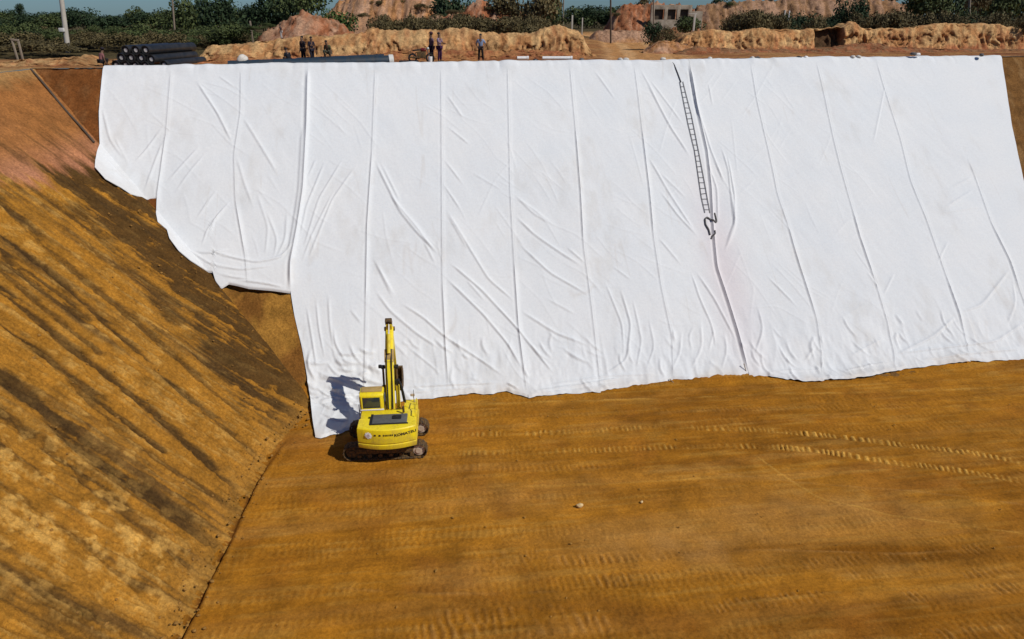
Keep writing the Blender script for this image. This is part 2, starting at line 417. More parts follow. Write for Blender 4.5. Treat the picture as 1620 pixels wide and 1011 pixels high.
tr1 = [(690, 688), (900, 683), (1060, 676), (1200, 680), (1320, 690), (1450, 705), (1540, 717), (1640, 736)]
tr2 = [(690, 718), (900, 713), (1060, 707), (1200, 706), (1300, 714), (1400, 730), (1500, 742), (1640, 766)]
for tr in (tr1, tr2):
    half = len(tr)//2
    floor_track(tr[:half+1], .5, .27, .045, .6, patchy=.55)
    floor_track(tr[half-1:], .5, .27, .06, 1.2, patchy=.72, light=PALE*1.15)
for pp, w_, pt, a_, tk in ([(560, 1003), (680, 1000), (900, 990), (1010, 985)], .8, .36, .05, .35), ([(640, 978), (800, 972), (960, 962)], .8, .36, .045, .28), \
        ([(730, 898), (820, 888), (950, 882), (1120, 872)], .6, .3, .045, .32), ([(740, 880), (900, 872)], .5, .3, .03, .25), ([(1130, 905), (1260, 892), (1420, 880), (1600, 862)], .6, .28, .035, .25), \
        ([(1400, 948), (1480, 940), (1640, 925)], .6, .28, .055, .4), ([(1080, 965), (1220, 950), (1330, 940)], .7, .3, .04, .3), ([(1300, 910), (1450, 905), (1640, 905)], .6, .28, .035, .3), \
        ([(900, 915), (1100, 905), (1200, 898)], .6, .3, .03, .2), ([(1540, 733), (1640, 738)], .5, .24, .06, .3), ([(820, 925), (930, 918), (1060, 915)], .7, .3, .04, .25), ([(1450, 1008), (1560, 1003), (1640, 1000)], .7, .3, .05, .3), \
        ([(700, 665), (900, 655), (1200, 648), (1500, 640)], .5, .27, .02, .16), ([(690, 735), (820, 742), (1000, 735)], .5, .27, .022, .18), ([(430, 790), (520, 770), (700, 765)], .5, .27, .02, .16):
    floor_track(pp, w_, pt, a_, tk, skew=.2, ph=a_*70, light=DUST)
def floor_line(pp, width, amp, col, k):
    r = stamp(None, None, fx, fy, [onz(u, v, -DEP)[:2] for u, v in pp], width*3, None)
    if r is None: return
    sl, d, side, arc, L = r
    g = np.exp(-(d/width)**2)*np.clip(.6+fbm(FX[sl]*.9, FY[sl]*.9, 41, 3), 0, 1)*sstep(0, 1, arc)*sstep(0, 1, L-arc)
    FZ[sl] += g*amp; FC[sl] = mixc(FC[sl], col, np.clip(g*k, 0, 1))
floor_line([(1185, 715), (1240, 752), (1300, 788), (1420, 815), (1640, 847)], .045, .02, PALE, .75)
floor_line([(700, 641), (850, 636), (1060, 632), (1200, 625), (1450, 618), (1640, 612)], .09, .045, PALE, .6)
floor_line([(760, 770), (950, 764), (1200, 752), (1420, 742)], .06, .02, PALE, .45)
floor_line([(1060, 742), (1250, 760), (1450, 778), (1640, 800)], .05, .02, DUST, .5)
floor_line([(1060, 878), (1200, 868), (1420, 875), (1640, 862)], .05, .03, DUST, .5)
floor_line([(520, 930), (700, 940), (900, 935)], .07, .03, DUST, .4)
# small trench where the floor meets the left slope
toe_px = [(250, 1064), (275, 1011), (320, 922), (345, 878), (372, 815), (390, 778), (408, 742), (432, 712), (462, 684), (492, 668)]
TOE = [np.array(onz(u, v, -DEP)[:2]) for u, v in toe_px]
TOE[0] = TOE[1]+(TOE[1]-TOE[3])*6
jt = [p-nL*.16+np.array((math.sin(i*2.1)*.05, 0)) for i, p in enumerate(TOE)]
Pj, _ = resample(jt, .18); Pj[:, 0] += fbm(Pj[:, 1]*1.3, Pj[:, 1]*0, 51, 3)*.14
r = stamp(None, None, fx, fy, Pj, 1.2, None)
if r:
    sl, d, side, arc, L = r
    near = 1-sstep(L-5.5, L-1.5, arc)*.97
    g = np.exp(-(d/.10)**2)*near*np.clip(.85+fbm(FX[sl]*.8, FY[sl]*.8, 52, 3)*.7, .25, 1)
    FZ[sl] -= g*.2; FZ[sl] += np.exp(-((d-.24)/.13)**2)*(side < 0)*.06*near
    FC[sl] = mixc(FC[sl], np.array((.05, .015, .006)), np.clip(g*1.15, 0, .96))  # the trench's shadow, painted into the floor colour
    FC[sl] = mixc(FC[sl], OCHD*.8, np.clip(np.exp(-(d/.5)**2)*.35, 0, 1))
tb = smax(back_w(FX, FY)[1]*DEP-DEP, -DEP, .45)+DEP+.0
FZ = FZ+np.where(tb < 1.2, tb-.02, 1.2-.02)
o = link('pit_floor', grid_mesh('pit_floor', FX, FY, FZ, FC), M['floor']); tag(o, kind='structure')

# ==================================================================== GROUND: left slope
RUSSET = np.array((.33, .125, .05)); BROWN = np.array((.058, .031, .011)); SL = np.array((.350, .155, .020)); SLP = np.array((.56, .31, .075))
vv = np.concatenate([np.arange(-1.8, 30, .06), np.arange(30, 60, .8)]); ss = np.concatenate([[-1.2, -.6], np.arange(-.3, LS+.01, .065)])
V, S = np.meshgrid(vv, ss)
Wl = S/LS
Bv = BEND-bend(np.maximum(V, 0))
LX = (TC[0]-V*eL[0]+nL[0]*Bv)*(1-Wl)+(KC[0]-V*eL[0])*Wl; LY = (TC[1]-V*eL[1]+nL[1]*Bv)*(1-Wl)+(KC[1]-V*eL[1])*Wl
LZ = -DEP-.05+DEP*Wl+.08*sstep(.2, 1.0, S)
# fall-line coordinate: streaks run straight down the slope, which is across the toe
F_ = np.dot(TC, eL)-((LX*eL[0]+LY*eL[1]))       # metres toward the camera from the corner, constant down a fall line
warp = fbm(F_*.25, S*.12, 61, 3)*.8
st = fbm((F_+warp*.5)*.75, S*.05+3, 62, 5, .6); st2 = fbm((F_+warp*.3)*2.6, S*.16, 66, 4, .6); st3 = fbm((F_+warp*.2)*6.5, S*.42, 71, 3, .6); gr = fbm(F_*1.1, S*1.1, 70, 4)
chat = fbm(F_*2.2, S*2.6, 74, 4, .65)
LCol = mixc(SL, SLP*.8, sstep(0, .6, st2*.6+chat*.45)*.6)
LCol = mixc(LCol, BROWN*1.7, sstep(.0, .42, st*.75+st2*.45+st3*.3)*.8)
LCol = mixc(LCol, SLP*.95, sstep(.12, .5, st3*.8+chat*.5-.1*st)*.55)
def slope_blob(u, v, sx, sy):
    p = pix(u, v); f0 = np.dot(TC, eL)-np.dot(p, eL); s0 = float(left_w(p[0], p[1])[1])*LS
    return np.exp(-(((F_-f0)/sx)**2+((S-s0)/sy)**2))
def slope_streak(pp, width, k, soft=1.0):
    global LCol
    Q = []
    for u, v in pp:
        p = pix(u, v); Q.append((np.dot(TC, eL)-np.dot(p, eL), float(left_w(p[0], p[1])[1])*LS))
    Q, _ = resample(Q, .4); best = np.full(S.shape, 9e9)
    for (x0, y0), (x1, y1) in zip(Q, Q[1:]):
        L = math.hypot(x1-x0, y1-y0); ux, uy = (x1-x0)/L, (y1-y0)/L
        ax = F_-x0; ay = S-y0; t = np.clip(ax*ux+ay*uy, 0, L); best = np.minimum(best, np.hypot(ax-t*ux, ay-t*uy))
    e = sstep(.12, .9, np.exp(-(best/(width*1.15))**2)*(1.0+st2*1.1+st3*.9+chat*.6+gr*.5))
    return np.clip(e*k, 0, 1)
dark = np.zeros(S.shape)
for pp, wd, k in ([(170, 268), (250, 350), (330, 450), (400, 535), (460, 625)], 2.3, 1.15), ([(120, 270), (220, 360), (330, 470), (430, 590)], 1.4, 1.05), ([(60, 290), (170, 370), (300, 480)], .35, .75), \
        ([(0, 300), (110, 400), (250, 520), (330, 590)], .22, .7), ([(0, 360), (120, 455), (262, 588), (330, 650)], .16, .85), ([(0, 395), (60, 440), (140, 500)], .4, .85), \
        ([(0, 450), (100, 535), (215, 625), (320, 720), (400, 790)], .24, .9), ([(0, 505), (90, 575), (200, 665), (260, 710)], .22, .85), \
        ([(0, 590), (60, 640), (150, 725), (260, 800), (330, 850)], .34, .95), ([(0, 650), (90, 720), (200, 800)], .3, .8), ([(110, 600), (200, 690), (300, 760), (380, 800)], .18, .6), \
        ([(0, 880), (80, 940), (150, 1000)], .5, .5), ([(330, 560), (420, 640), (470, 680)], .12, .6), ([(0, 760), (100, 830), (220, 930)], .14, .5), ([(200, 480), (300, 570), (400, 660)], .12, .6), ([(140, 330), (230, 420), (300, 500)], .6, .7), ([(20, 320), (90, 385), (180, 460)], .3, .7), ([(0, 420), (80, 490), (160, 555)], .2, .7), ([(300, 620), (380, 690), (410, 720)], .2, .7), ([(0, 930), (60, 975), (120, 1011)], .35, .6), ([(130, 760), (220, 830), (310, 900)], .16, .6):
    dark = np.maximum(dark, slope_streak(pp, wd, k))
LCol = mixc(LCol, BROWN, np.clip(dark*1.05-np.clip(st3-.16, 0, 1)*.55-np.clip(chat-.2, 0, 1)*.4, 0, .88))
pale = np.clip(slope_blob(60, 745, 1.6, 3.2)+slope_blob(220, 880, 1.8, 3.5)*.8+slope_blob(240, 600, 1.2, 3)*.3+slope_blob(90, 400, 1, 3)*.3+slope_blob(20, 850, 2, 2)*.5, 0, 1)*sstep(-.05, .35, chat+st2*.5)
LCol = mixc(LCol, SLP*1.05, pale*.75)
# smooth russet upper part, ragged lower edge
edge = float(left_w(*pix(60, 275))[1])*LS
up = sstep(-.9, .5, S-edge-st2*1.5-st*1.2-np.clip(F_+8, -6, 6)*.05)
tone = fbm(F_*.35, S*.35, 81, 4)
RUSS = mixc(RUSSET, np.array((.42, .175, .09)), sstep(-.2, .5, tone))
RUSS = mixc(RUSS, np.array((.52, .245, .15)), np.exp(-((S-edge-2.8)/3.2)**2)*np.clip(.55+tone*.6, 0, 1))
RUSS = mixc(RUSS, np.array((.31, .125, .032)), sstep(LS-7, LS-4, S)*.9)
RUSS = mixc(RUSS, np.array((.40, .22, .08)), sstep(LS-1.4, LS-.2, S+gr*.6)*.8)
RUSS = mixc(RUSS, BROWN*1.6, np.exp(-((S-edge-1.2)/1.5)**2)*sstep(0, .5, st2)*.5)
LCol = LCol*(1-up[..., None])+RUSS*up[..., None]
LCol = mixc(LCol, np.array((.33, .16, .03)), np.exp(-((S)/.9)**2)*.6)
disp = (1-up)*(st*.10+st2*.09+st3*.10+np.abs(chat)*.10+fbm(F_*8, S*2.2, 78, 3)*.05-dark*.14)+up*(gr*.035+chat*.015)+gr*.03
nx, nz = -nL[0]*.72, .7
LX = LX+disp*nx*np.clip(V/1.0, 0, 1); LY = LY; LZ = LZ+disp*nz*np.clip(V/1.0, 0, 1)
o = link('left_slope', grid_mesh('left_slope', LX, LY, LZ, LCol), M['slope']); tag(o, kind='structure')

_e = np.array([pas(u, v) for u, v in [(165, 109), (158, 180), (155, 250), (249, 318), (255, 360), (300, 415), (350, 458), (462, 466), (478, 550), (495, 668)]]); _e = _e[np.argsort(_e[:, 1])]
_r = np.array([pas(u, v) for u, v in [(1583, 92), (1600, 200), (1622, 300), (1660, 400), (1730, 560)]]); _r = _r[np.argsort(_r[:, 1])]
def under_liner(A, S): return sstep(.25, 1.0, A-np.interp(S, _e[:, 1], _e[:, 0]))*sstep(.25, 1.0, np.interp(S, _r[:, 1], _r[:, 0])-A)
# ==================================================================== GROUND: back slope under the liner
aa = np.concatenate([np.arange(-26, 4, .12), np.arange(4, 26, .4), np.arange(26, 60, .12), np.arange(60, 85, .8)]); s2 = np.concatenate([[-1.0, -.4], np.arange(0, LS+.31, .14)])
A, S = np.meshgrid(aa, s2)
BX, BY, BZ = as2xyz(A, S)
g1 = fbm(A*.5, S*.5, 91, 4); g2 = fbm(A*2.5, S*1.2, 95, 4); herr = np.sin((A*1.0+np.abs(((S*.7) % 2)-1)*1.2)*9)
BC = mixc(np.array((.33, .16, .03)), np.array((.20, .085, .018)), sstep(-.2, .4, g1+g2*.4))
BC = mixc(BC, np.array((.17, .058, .016)), sstep(8.5, 12, S+g1*2)*.95)
BC = mixc(BC, np.array((.24, .11, .04)), sstep(-.1, .5, g2)*sstep(10, 13, S)*.45)
BC = mixc(BC, np.array((.17, .085, .025)), ((A > 25))*.8)
BC = mixc(BC, np.array((.25, .14, .055)), sstep(.0, .5, g2)*(A > 25)*.6)
dsp = g1*.06+g2*.05+herr*.012
dsp *= np.where((A > 3) & (A < 30), 0, 1); low = -.45*under_liner(A, S)*sstep(.2, 1.6, S)
dsp = dsp*np.where(A > 25, .3, 1); low = low-.14*sstep(1.0, .5, S)
BZ = BZ+(dsp+low)*.75; BY = BY-(dsp+low)*.65
dl, wl = left_w(BX, BY)
BZ = BZ-np.clip(wl-np.clip(S/LS, 0, 1), 0, 1)*DEP*1.25
msk = (wl < np.clip(S/LS, 0, 1)+.14)[:-1, :-1]
o = link('back_slope', grid_mesh('back_slope', BX, BY, BZ, BC, mask=msk), M['slope']); tag(o, kind='structure')

# ==================================================================== THE WHITE LINER
ga = np.arange(-24, 46, .05); gs = np.arange(-5, LS+1.2, .05)
HG = np.zeros((len(gs), len(ga))); GA, GS = np.meshgrid(ga, gs)
ph_ = .7*GA-.45*GS
HG += fbm(GA*.16, GS*.1, 101, 3)*.10+fbm(GA*.9+GS*.55, GS*.35-GA*.2, 104, 3)*.013+fbm(GA*2.2+GS*1.1, GS*.7-GA*.5, 108, 3)*.006
low = sstep(5, 0, GS)
HG += low*(np.abs(fbm(GA*1.3, GS*.5, 111, 3))*-.10+.03)
def fold(pp, amp=.07, wd=.09, px=True, deep=.35):
    P = [pas(u, v) for u, v in pp] if px else pp
    r = stamp(None, None, ga, gs, P, wd*6, None)
    if r is None: return
    sl, d, side, arc, L = r
    e = min(1.2, L*.35); tp = sstep(0, e, arc)*sstep(0, e, L-arc)
    HG[sl] += tp*amp*(np.exp(-(d/wd)**2)+.35*np.exp(-(d/(wd*2.8))**2)-deep*np.exp(-((d-2.0*wd)/wd)**2)*(side < 0))
SEAM = {
 'l0': [(165, 109), (158, 180), (155, 240), (150, 265)],
 's1': [(272, 109), (264, 210), (249, 313), (247, 335), (250, 352)],
 's2': [(382, 109), (381, 180), (371, 246), (373, 317), (383, 373), (389, 408), (393, 457)],
 's3': [(488, 108), (486, 199), (480, 301), (470, 365), (460, 416), (460, 463), (466, 500), (478, 550), (487, 600), (492, 640), (495, 668), (499, 691)],
 's4': [(594, 107), (589, 238), (581, 357), (579, 480), (577, 610), (577, 662)],
 's5': [(698, 106), (699, 300), (700, 442), (705, 549), (709, 603), (710, 627)],
 's6': [(803, 104), (807, 300), (813, 407), (820, 514), (830, 596), (836, 628)],
 's7': [(901, 102), (910, 200), (918, 300), (923, 389), (934, 471), (948, 592), (950, 619)],
 's8': [(1003, 101), (1015, 200), (1027, 300), (1034, 377), (1046, 457), (1063, 537), (1065, 602)],
 's9': [(1090, 100), (1102, 169), (1118, 238), (1125, 298), (1128, 358), (1134, 422), (1153, 480), (1168, 530), (1182, 583), (1185, 592)],
 's10': [(1187, 98), (1196, 154), (1222, 270), (1229, 305), (1247, 358), (1264, 419), (1291, 507), (1299, 568), (1303, 602)],
 's11': [(1290, 97), (1318, 222), (1330, 270), (1347, 329), (1360, 377), (1383, 445), (1402, 510), (1413, 564), (1418, 588)],
 's12': [(1385, 95), (1398, 139), (1424, 222), (1439, 287), (1466, 353), (1494, 434), (1515, 495), (1524, 530), (1534, 573)],
 's13': [(1485, 93), (1501, 148), (1522, 234), (1543, 284), (1567, 353), (1597, 415), (1612, 461), (1655, 566)],
 's14': [(1583, 92), (1592, 140), (1600, 200), (1612, 260), (1622, 300), (1660, 400), (1730, 560)],
}
HEM = [(150, 265), (165, 282), (190, 296), (205, 306), (225, 312), (249, 314)]
HEM1 = [(250, 352), (264, 364), (268, 378), (282, 397), (300, 412), (325, 428), (337, 432), (341, 446), (349, 456), (362, 450), (373, 452), (393, 457), (430, 460), (460, 464)]
HEM2 = [(499, 691), (508, 694), (530, 688), (556, 680), (577, 662), (610, 643), (640, 633), (680, 629), (710, 626), (745, 624), (780, 622), (802, 619), (818, 624), (836, 628), (870, 625), (900, 622), (950, 619), (985, 612), (1020, 606), (1065, 601), (1120, 597), (1185, 593), (1215, 595), (1240, 600), (1280, 604), (1303, 602), (1330, 601), (1370, 597), (1400, 590), (1418, 588), (1450, 582), (1490, 577), (1534, 573), (1580, 571), (1655, 566), (1735, 560)]
for k, pp in SEAM.items():
    if k in ('l0', 's14'): fold(pp, .05, .10); continue
    if k == 's3': fold(pp[:6], .12, .10); fold([(u-6, v) for u, v in pp[1:5]], .07, .08); continue
    if k == 's9': fold(pp, .075, .075, deep=.7); continue
    n_ = len(pp); fold(pp, .027, .05, deep=.6); fold([(u+3, v) for u, v in pp], .014, .045)
    i = random.randrange(0, max(1, n_-3)); fold(pp[i:i+3], .032, .06)
FOLDS = [
 ([(310, 127), (345, 180), (369, 228)], .08), ([(344, 120), (375, 141)], .05), ([(383, 183), (407, 222), (442, 280)], .075), ([(373, 242), (387, 290), (403, 333)], .06),
 ([(162, 167), (175, 222), (201, 258)], .06), ([(156, 238), (190, 272), (225, 309)], .07), ([(180, 215), (205, 262)], .05), ([(261, 199), (233, 238), (209, 262)], .06), ([(262, 218), (249, 250), (227, 309)], .06),
 ([(320, 230), (290, 262), (261, 294)], .06), ([(330, 240), (300, 275), (275, 310)], .045), ([(367, 317), (340, 349), (328, 381)], .08), ([(355, 330), (330, 362), (318, 395)], .06), ([(345, 300), (310, 350)], .05),
 ([(300, 396), (328, 402), (367, 396)], .12), ([(328, 396), (367, 408), (407, 416), (446, 408), (466, 381)], .10), ([(268, 373), (300, 396), (336, 420), (383, 428), (438, 420)], .09), ([(375, 444), (420, 449), (454, 456)], .12),
 ([(340, 432), (370, 440), (400, 442)], .08), ([(420, 330), (440, 380), (432, 415)], .05), ([(455, 330), (452, 380), (435, 415)], .05), ([(405, 300), (425, 360), (420, 410)], .04),
 ([(516, 254), (486, 325), (474, 381)], .06), ([(502, 250), (486, 286)], .05), ([(565, 262), (526, 317), (486, 416)], .05), ([(545, 250), (505, 315), (480, 395)], .05), ([(530, 300), (495, 370), (476, 420)], .045),
 ([(593, 254), (632, 333), (662, 370), (696, 404)], .09), ([(601, 254), (636, 325)], .06), ([(589, 404), (624, 476)], .07), ([(613, 304), (659, 360), (692, 403)], .08),
 ([(706, 332), (738, 385), (773, 442), (816, 478)], .08), ([(709, 414), (763, 460), (816, 517), (880, 596)], .10), ([(706, 441), (763, 496), (802, 542), (827, 585)], .10),
 ([(592, 410), (627, 474)], .07), ([(592, 457), (617, 492), (659, 528), (702, 556)], .085), ([(631, 478), (670, 503), (706, 535), (756, 567), (802, 599)], .095), ([(813, 339), (845, 371), (887, 400), (923, 423)], .085),
 ([(820, 385), (870, 432), (934, 469)], .085), ([(820, 489), (880, 528), (937, 549)], .085), ([(809, 304), (845, 339), (880, 359)], .06), ([(894, 389), (927, 418)], .07), ([(966, 420), (1000, 445)], .05),
 ([(528, 514), (531, 546), (553, 581)], .07), ([(496, 585), (531, 603), (560, 610)], .09), ([(516, 570), (530, 592), (560, 606)], .08), ([(553, 489), (574, 514)], .06), ([(500, 470), (505, 520), (515, 570)], .06),
 ([(485, 480), (495, 540), (503, 590)], .06), ([(520, 460), (522, 510), (530, 560)], .05), ([(498, 610), (520, 630), (560, 640)], .12), ([(500, 635), (525, 652), (560, 655)], .12), ([(505, 655), (530, 668), (560, 668)], .10), ([(515, 618), (540, 635), (570, 640)], .09),
 ([(980, 453), (998, 514), (991, 571), (952, 596)], .075), ([(955, 442), (984, 514), (987, 563)], .06), ([(1000, 470), (1015, 540), (1005, 590)], .055), ([(1025, 500), (1035, 550), (1020, 590)], .05),
 ([(638, 613), (720, 610), (798, 606)], .10), ([(845, 621), (920, 612), (994, 597)], .12), ([(860, 612), (960, 596), (1040, 592)], .08), ([(640, 622), (700, 619), (780, 614)], .06), ([(800, 606), (822, 618)], .16),
 ([(1042, 300), (1073, 342), (1107, 377)], .09), ([(1157, 300), (1163, 357), (1145, 401)], .09), ([(1092, 426), (1107, 472), (1126, 514), (1134, 560)], .07), ([(1099, 426), (1130, 472), (1168, 545)], .08),
 ([(1038, 373), (1080, 422)], .06), ([(1197, 480), (1207, 522), (1191, 568)], .07), ([(1210, 434), (1264, 491)], .06), ([(1337, 568), (1402, 533)], .07), ([(1413, 564), (1475, 533), (1513, 499)], .09),
 ([(1517, 495), (1551, 484), (1597, 426)], .09), ([(1417, 560), (1574, 541), (1625, 507)], .09), ([(1090, 105), (1102, 169), (1124, 238), (1147, 295)], .09), ([(1118, 257), (1134, 298), (1136, 358)], .08),
 ([(1150, 245), (1162, 310), (1162, 352), (1147, 390)], .09), ([(1023, 131), (1060, 200), (1093, 251)], .085), ([(1026, 124), (1083, 200)], .06), ([(1023, 245), (1058, 305), (1102, 371)], .085), ([(1040, 270), (1090, 318)], .05),
 ([(1140, 231), (1152, 270), (1161, 358)], .07), ([(1120, 130), (1128, 170)], .05), ([(705, 147), (735, 191)], .06), ([(705, 199), (746, 232)], .06), ([(700, 250), (735, 295)], .055), ([(698, 287), (731, 335)], .06), ([(705, 335), (742, 399)], .06),
 ([(814, 310), (879, 358)], .05), ([(938, 110), (975, 161)], .06), ([(1012, 108), (1040, 160)], .05), ([(740, 270), (800, 305)], .035), ([(1490, 332), (1543, 299)], .06), ([(1480, 340), (1555, 327)], .05), ([(1500, 300), (1540, 280)], .05),
 ([(1594, 250), (1606, 280), (1618, 300)], .09), ([(1580, 155), (1590, 140)], .06), ([(1496, 105), (1510, 130)], .06), ([(1380, 230), (1400, 135)], .045), ([(1270, 575), (1290, 545)], .06), ([(1300, 585), (1296, 560)], .06),
 ([(1120, 560), (1130, 520)], .05), ([(1140, 590), (1150, 555), (1145, 520)], .06), ([(1060, 590), (1075, 560), (1078, 520)], .06), ([(1090, 590), (1110, 550), (1108, 500)], .06), ([(1330, 592), (1380, 580), (1420, 575)], .08), ([(1450, 572), (1540, 560), (1620, 552)], .08), ([(1200, 592), (1260, 588), (1310, 590)], .08),
 ([(1590, 520), (1605, 480), (1600, 440)], .05), ([(1390, 460), (1370, 430)], .05), ([(1395, 470), (1415, 430)], .05), ([(1480, 420), (1500, 380)], .05), ([(670, 380), (690, 420)], .05), ([(735, 440), (770, 480)], .05), ([(860, 470), (915, 500)], .045), ([(640, 545), (690, 585), (700, 600)], .06), ([(610, 530), (650, 570)], .05),
]
for pp, am in FOLDS: fold(pp, am*.68, random.uniform(.046, .062))
for _ in range(230):                       # finer creases
    a0 = random.uniform(-14, 36); s0 = random.uniform(1, LS-1); L = random.uniform(1.6, 5.5)
    ang = random.gauss(-.85, .35) if a0 < 22 else random.choice([random.gauss(-1.1, .3), random.gauss(.6, .4)])
    if a0 < -9: ang = random.gauss(-1.2, .7)
    b = random.uniform(-.3, .3)
    fold([(a0, s0), (a0+L*.5*math.cos(ang), s0+L*.5*math.sin(ang)), (a0+L*(math.cos(ang)+b*.3), s0+L*math.sin(ang+b))], random.uniform(.006, .015), random.uniform(.04, .06), px=False)
for _ in range(90):                        # bunched cloth along the foot
    a0 = random.uniform(-1, 40); s0 = random.uniform(-.5, 3.5); L = random.uniform(.5, 2.2); ang = random.gauss(-1.35, .5)
    fold([(a0, s0), (a0+L*math.cos(ang)*.5, s0+L*math.sin(ang)*.5), (a0+L*math.cos(ang*.8), s0+L*math.sin(ang*.8))], random.uniform(.02, .06), random.uniform(.06, .09), px=False)
for _ in range(50):
    a0 = random.uniform(-2.5, 3); s0 = random.uniform(-.5, 3); L = random.uniform(.6, 1.8); ang = random.gauss(-.5, .4)
    fold([(a0, s0), (a0+L*math.cos(ang)*.5, s0+L*math.sin(ang)*.5-.05), (a0+L*math.cos(ang*.6), s0+L*math.sin(ang*.6))], random.uniform(.03, .09), random.uniform(.07, .11), px=False)
def sampleH(A, S):
    x = np.clip((A-ga[0])/.05, 0, len(ga)-1.001); y = np.clip((S-gs[0])/.05, 0, len(gs)-1.001)
    i = x.astype(int); j = y.astype(int); u = x-i; v = y-j
    return (HG[j, i]*(1-u)+HG[j, i+1]*u)*(1-v)+(HG[j+1, i]*(1-u)+HG[j+1, i+1]*u)*v
STOP = LS+.45
def seam_fn(pp):
    P, _ = resample([pas(u, v) for u, v in pp], .2); P = P[np.argsort(P[:, 1])]
    k = (P[-1, 0]-P[-6, 0])/max(P[-1, 1]-P[-6, 1], .05)
    return lambda s: np.interp(s, np.r_[P[:, 1], LS+2], np.r_[P[:, 0], P[-1, 0]+k*(LS+2-P[-1, 1])])
SF = {k: seam_fn(v) for k, v in SEAM.items()}
def hem_fn(pp):
    P = np.array([pas(u, v) for u, v in pp]); P = P[np.argsort(P[:, 0])]
    return lambda a: np.interp(a, P[:, 0], P[:, 1])
def in_tri(x, a, b, k): return sstep(a-k, a+k, x)*sstep(b+k, b-k, x)
stain_p = np.array([pas(u, v) for u, v in [(1105, 300), (1140, 400), (1130, 520)]])
def panel(l, r, hem, parent, lift=0):
    fl, fr = SF[l], SF[r]; hf = hem_fn(hem)
    wpan = abs(float(fr(10)-fl(10))); n = int(wpan/.055)+2
    c = np.linspace(0, 1, n)
    sb = np.full(n, 0.0 if hem is HEM2 else 8.0)
    for _ in range(12): sb = hf(fl(sb)*(1-c)+fr(sb)*c)
    if hem is HEM2: sb = sb+fbm(c*6+hash(l) % 7, c*0, 120, 3)*.10
    m = int((STOP-sb.min())/.055)
    t = np.linspace(0, 1, m)[:, None]
    top = STOP+fbm(c*3+float(fl(20)), c*0+2, 121, 3)*.25
    Sg = sb[None, :]*(1-t)+top[None, :]*t
    Ag = fl(Sg)*(1-c[None, :])+fr(Sg)*c[None, :]
    x, y, z = as2xyz(Ag, Sg)
    h = sampleH(Ag, Sg)+.07+lift
    h = h-np.clip(1-t/.006, 0, 1)*.10*np.ones_like(h)             # the hem turns down to the ground
    h = h+np.exp(-((Sg-LS)/.5)**2)*(.05+np.abs(fbm(Ag*.7, Ag*0, 124, 3))*.14)
    kz = np.where(Sg < .3, 1.0, .74); kh = np.where(Sg < .3, 0.0, .67)
    kz = .74+(1-.74)*np.maximum(sstep(.8, -.5, Sg), sstep(LS-.4, LS+.3, Sg)); kh = .67*sstep(-.5, .8, Sg)*sstep(LS+.3, LS-.4, Sg)
    x = x+nT[0]*-h*kh; y = y-nT[1]*h*kh; z = z+h*kz
    col = np.full(x.shape+(3,), .735)*np.array((.975, .992, .992))
    d = np.exp(-(((Ag-stain_p[1, 0])/1.3)**2+((Sg-stain_p[1, 1]+1)/6.0)**2))
    col = mixc(col, np.array((.66, .57, .575)), np.clip(d*.55, 0, 1))
    dirt = sstep(1.1, -.3, Sg-sb[None, :])*np.clip(.25+fbm(Ag*.8, Sg*.8, 130, 4)*.9, 0, 1) if hem is HEM2 else sstep(2, 0, Sg-sb[None, :])*.15
    col = mixc(col, np.array((.55, .40, .25)), dirt*.5)
    scuff = sstep(.12, .5, fbm(Ag*.45, Sg*.22, 133, 4))*np.clip(.4+fbm(Ag*2.4, Sg*1.1, 137, 4)*1.2, 0, 1)
    col = mixc(col, np.array((.50, .46, .40)), scuff*.22)
    sm = np.exp(-((fbm(Ag*.5, Sg*.06, 140, 3))/.02)**2)*sstep(.1, .4, fbm(Ag*.8, Sg*.5, 143, 3))
    col = mixc(col, np.array((.48, .40, .32)), sm*.18)
    me = grid_mesh('fabric_panel', x, y, z, col)
    return link('fabric_panel', me, M['liner'], parent)
s_l = empty('geotextile_sheet', (0, 0, 0), 0, 'short white geotextile sheet with stepped hem hanging over the left part of the back slope', 'fabric sheet')
panel('l0', 's1', HEM, s_l); panel('s1', 's2', HEM1, s_l); panel('s2', 's3', HEM1, s_l)
s_c = empty('geotextile_sheet', (0, 0, 0), 0, 'widest white geotextile sheet, creased diagonally, reaching the floor behind the yellow excavator', 'fabric sheet')
for a_, b_ in zip(('s3', 's4', 's5', 's6', 's7', 's8'), ('s4', 's5', 's6', 's7', 's8', 's9')): panel(a_, b_, HEM2, s_c)
s_r = empty('geotextile_sheet', (0, 0, 0), 0, 'smoother white geotextile sheet right of the rope ladder with slanting seams', 'fabric sheet')
for a_, b_ in zip(('s9', 's10', 's11', 's12', 's13'), ('s10', 's11', 's12', 's13', 's14')): panel(a_, b_, HEM2, s_r, .012)

def on_liner(u, v, off=.05):
    A_, S_ = pas(u, v); x, y, z = as2xyz(A_, S_); h = float(sampleH(np.array([A_]), np.array([S_]))[0])+.07+off
    return Vector((float(x)-nT[0]*h*.67, float(y)-nT[1]*h*.67, float(z)+h*.74))

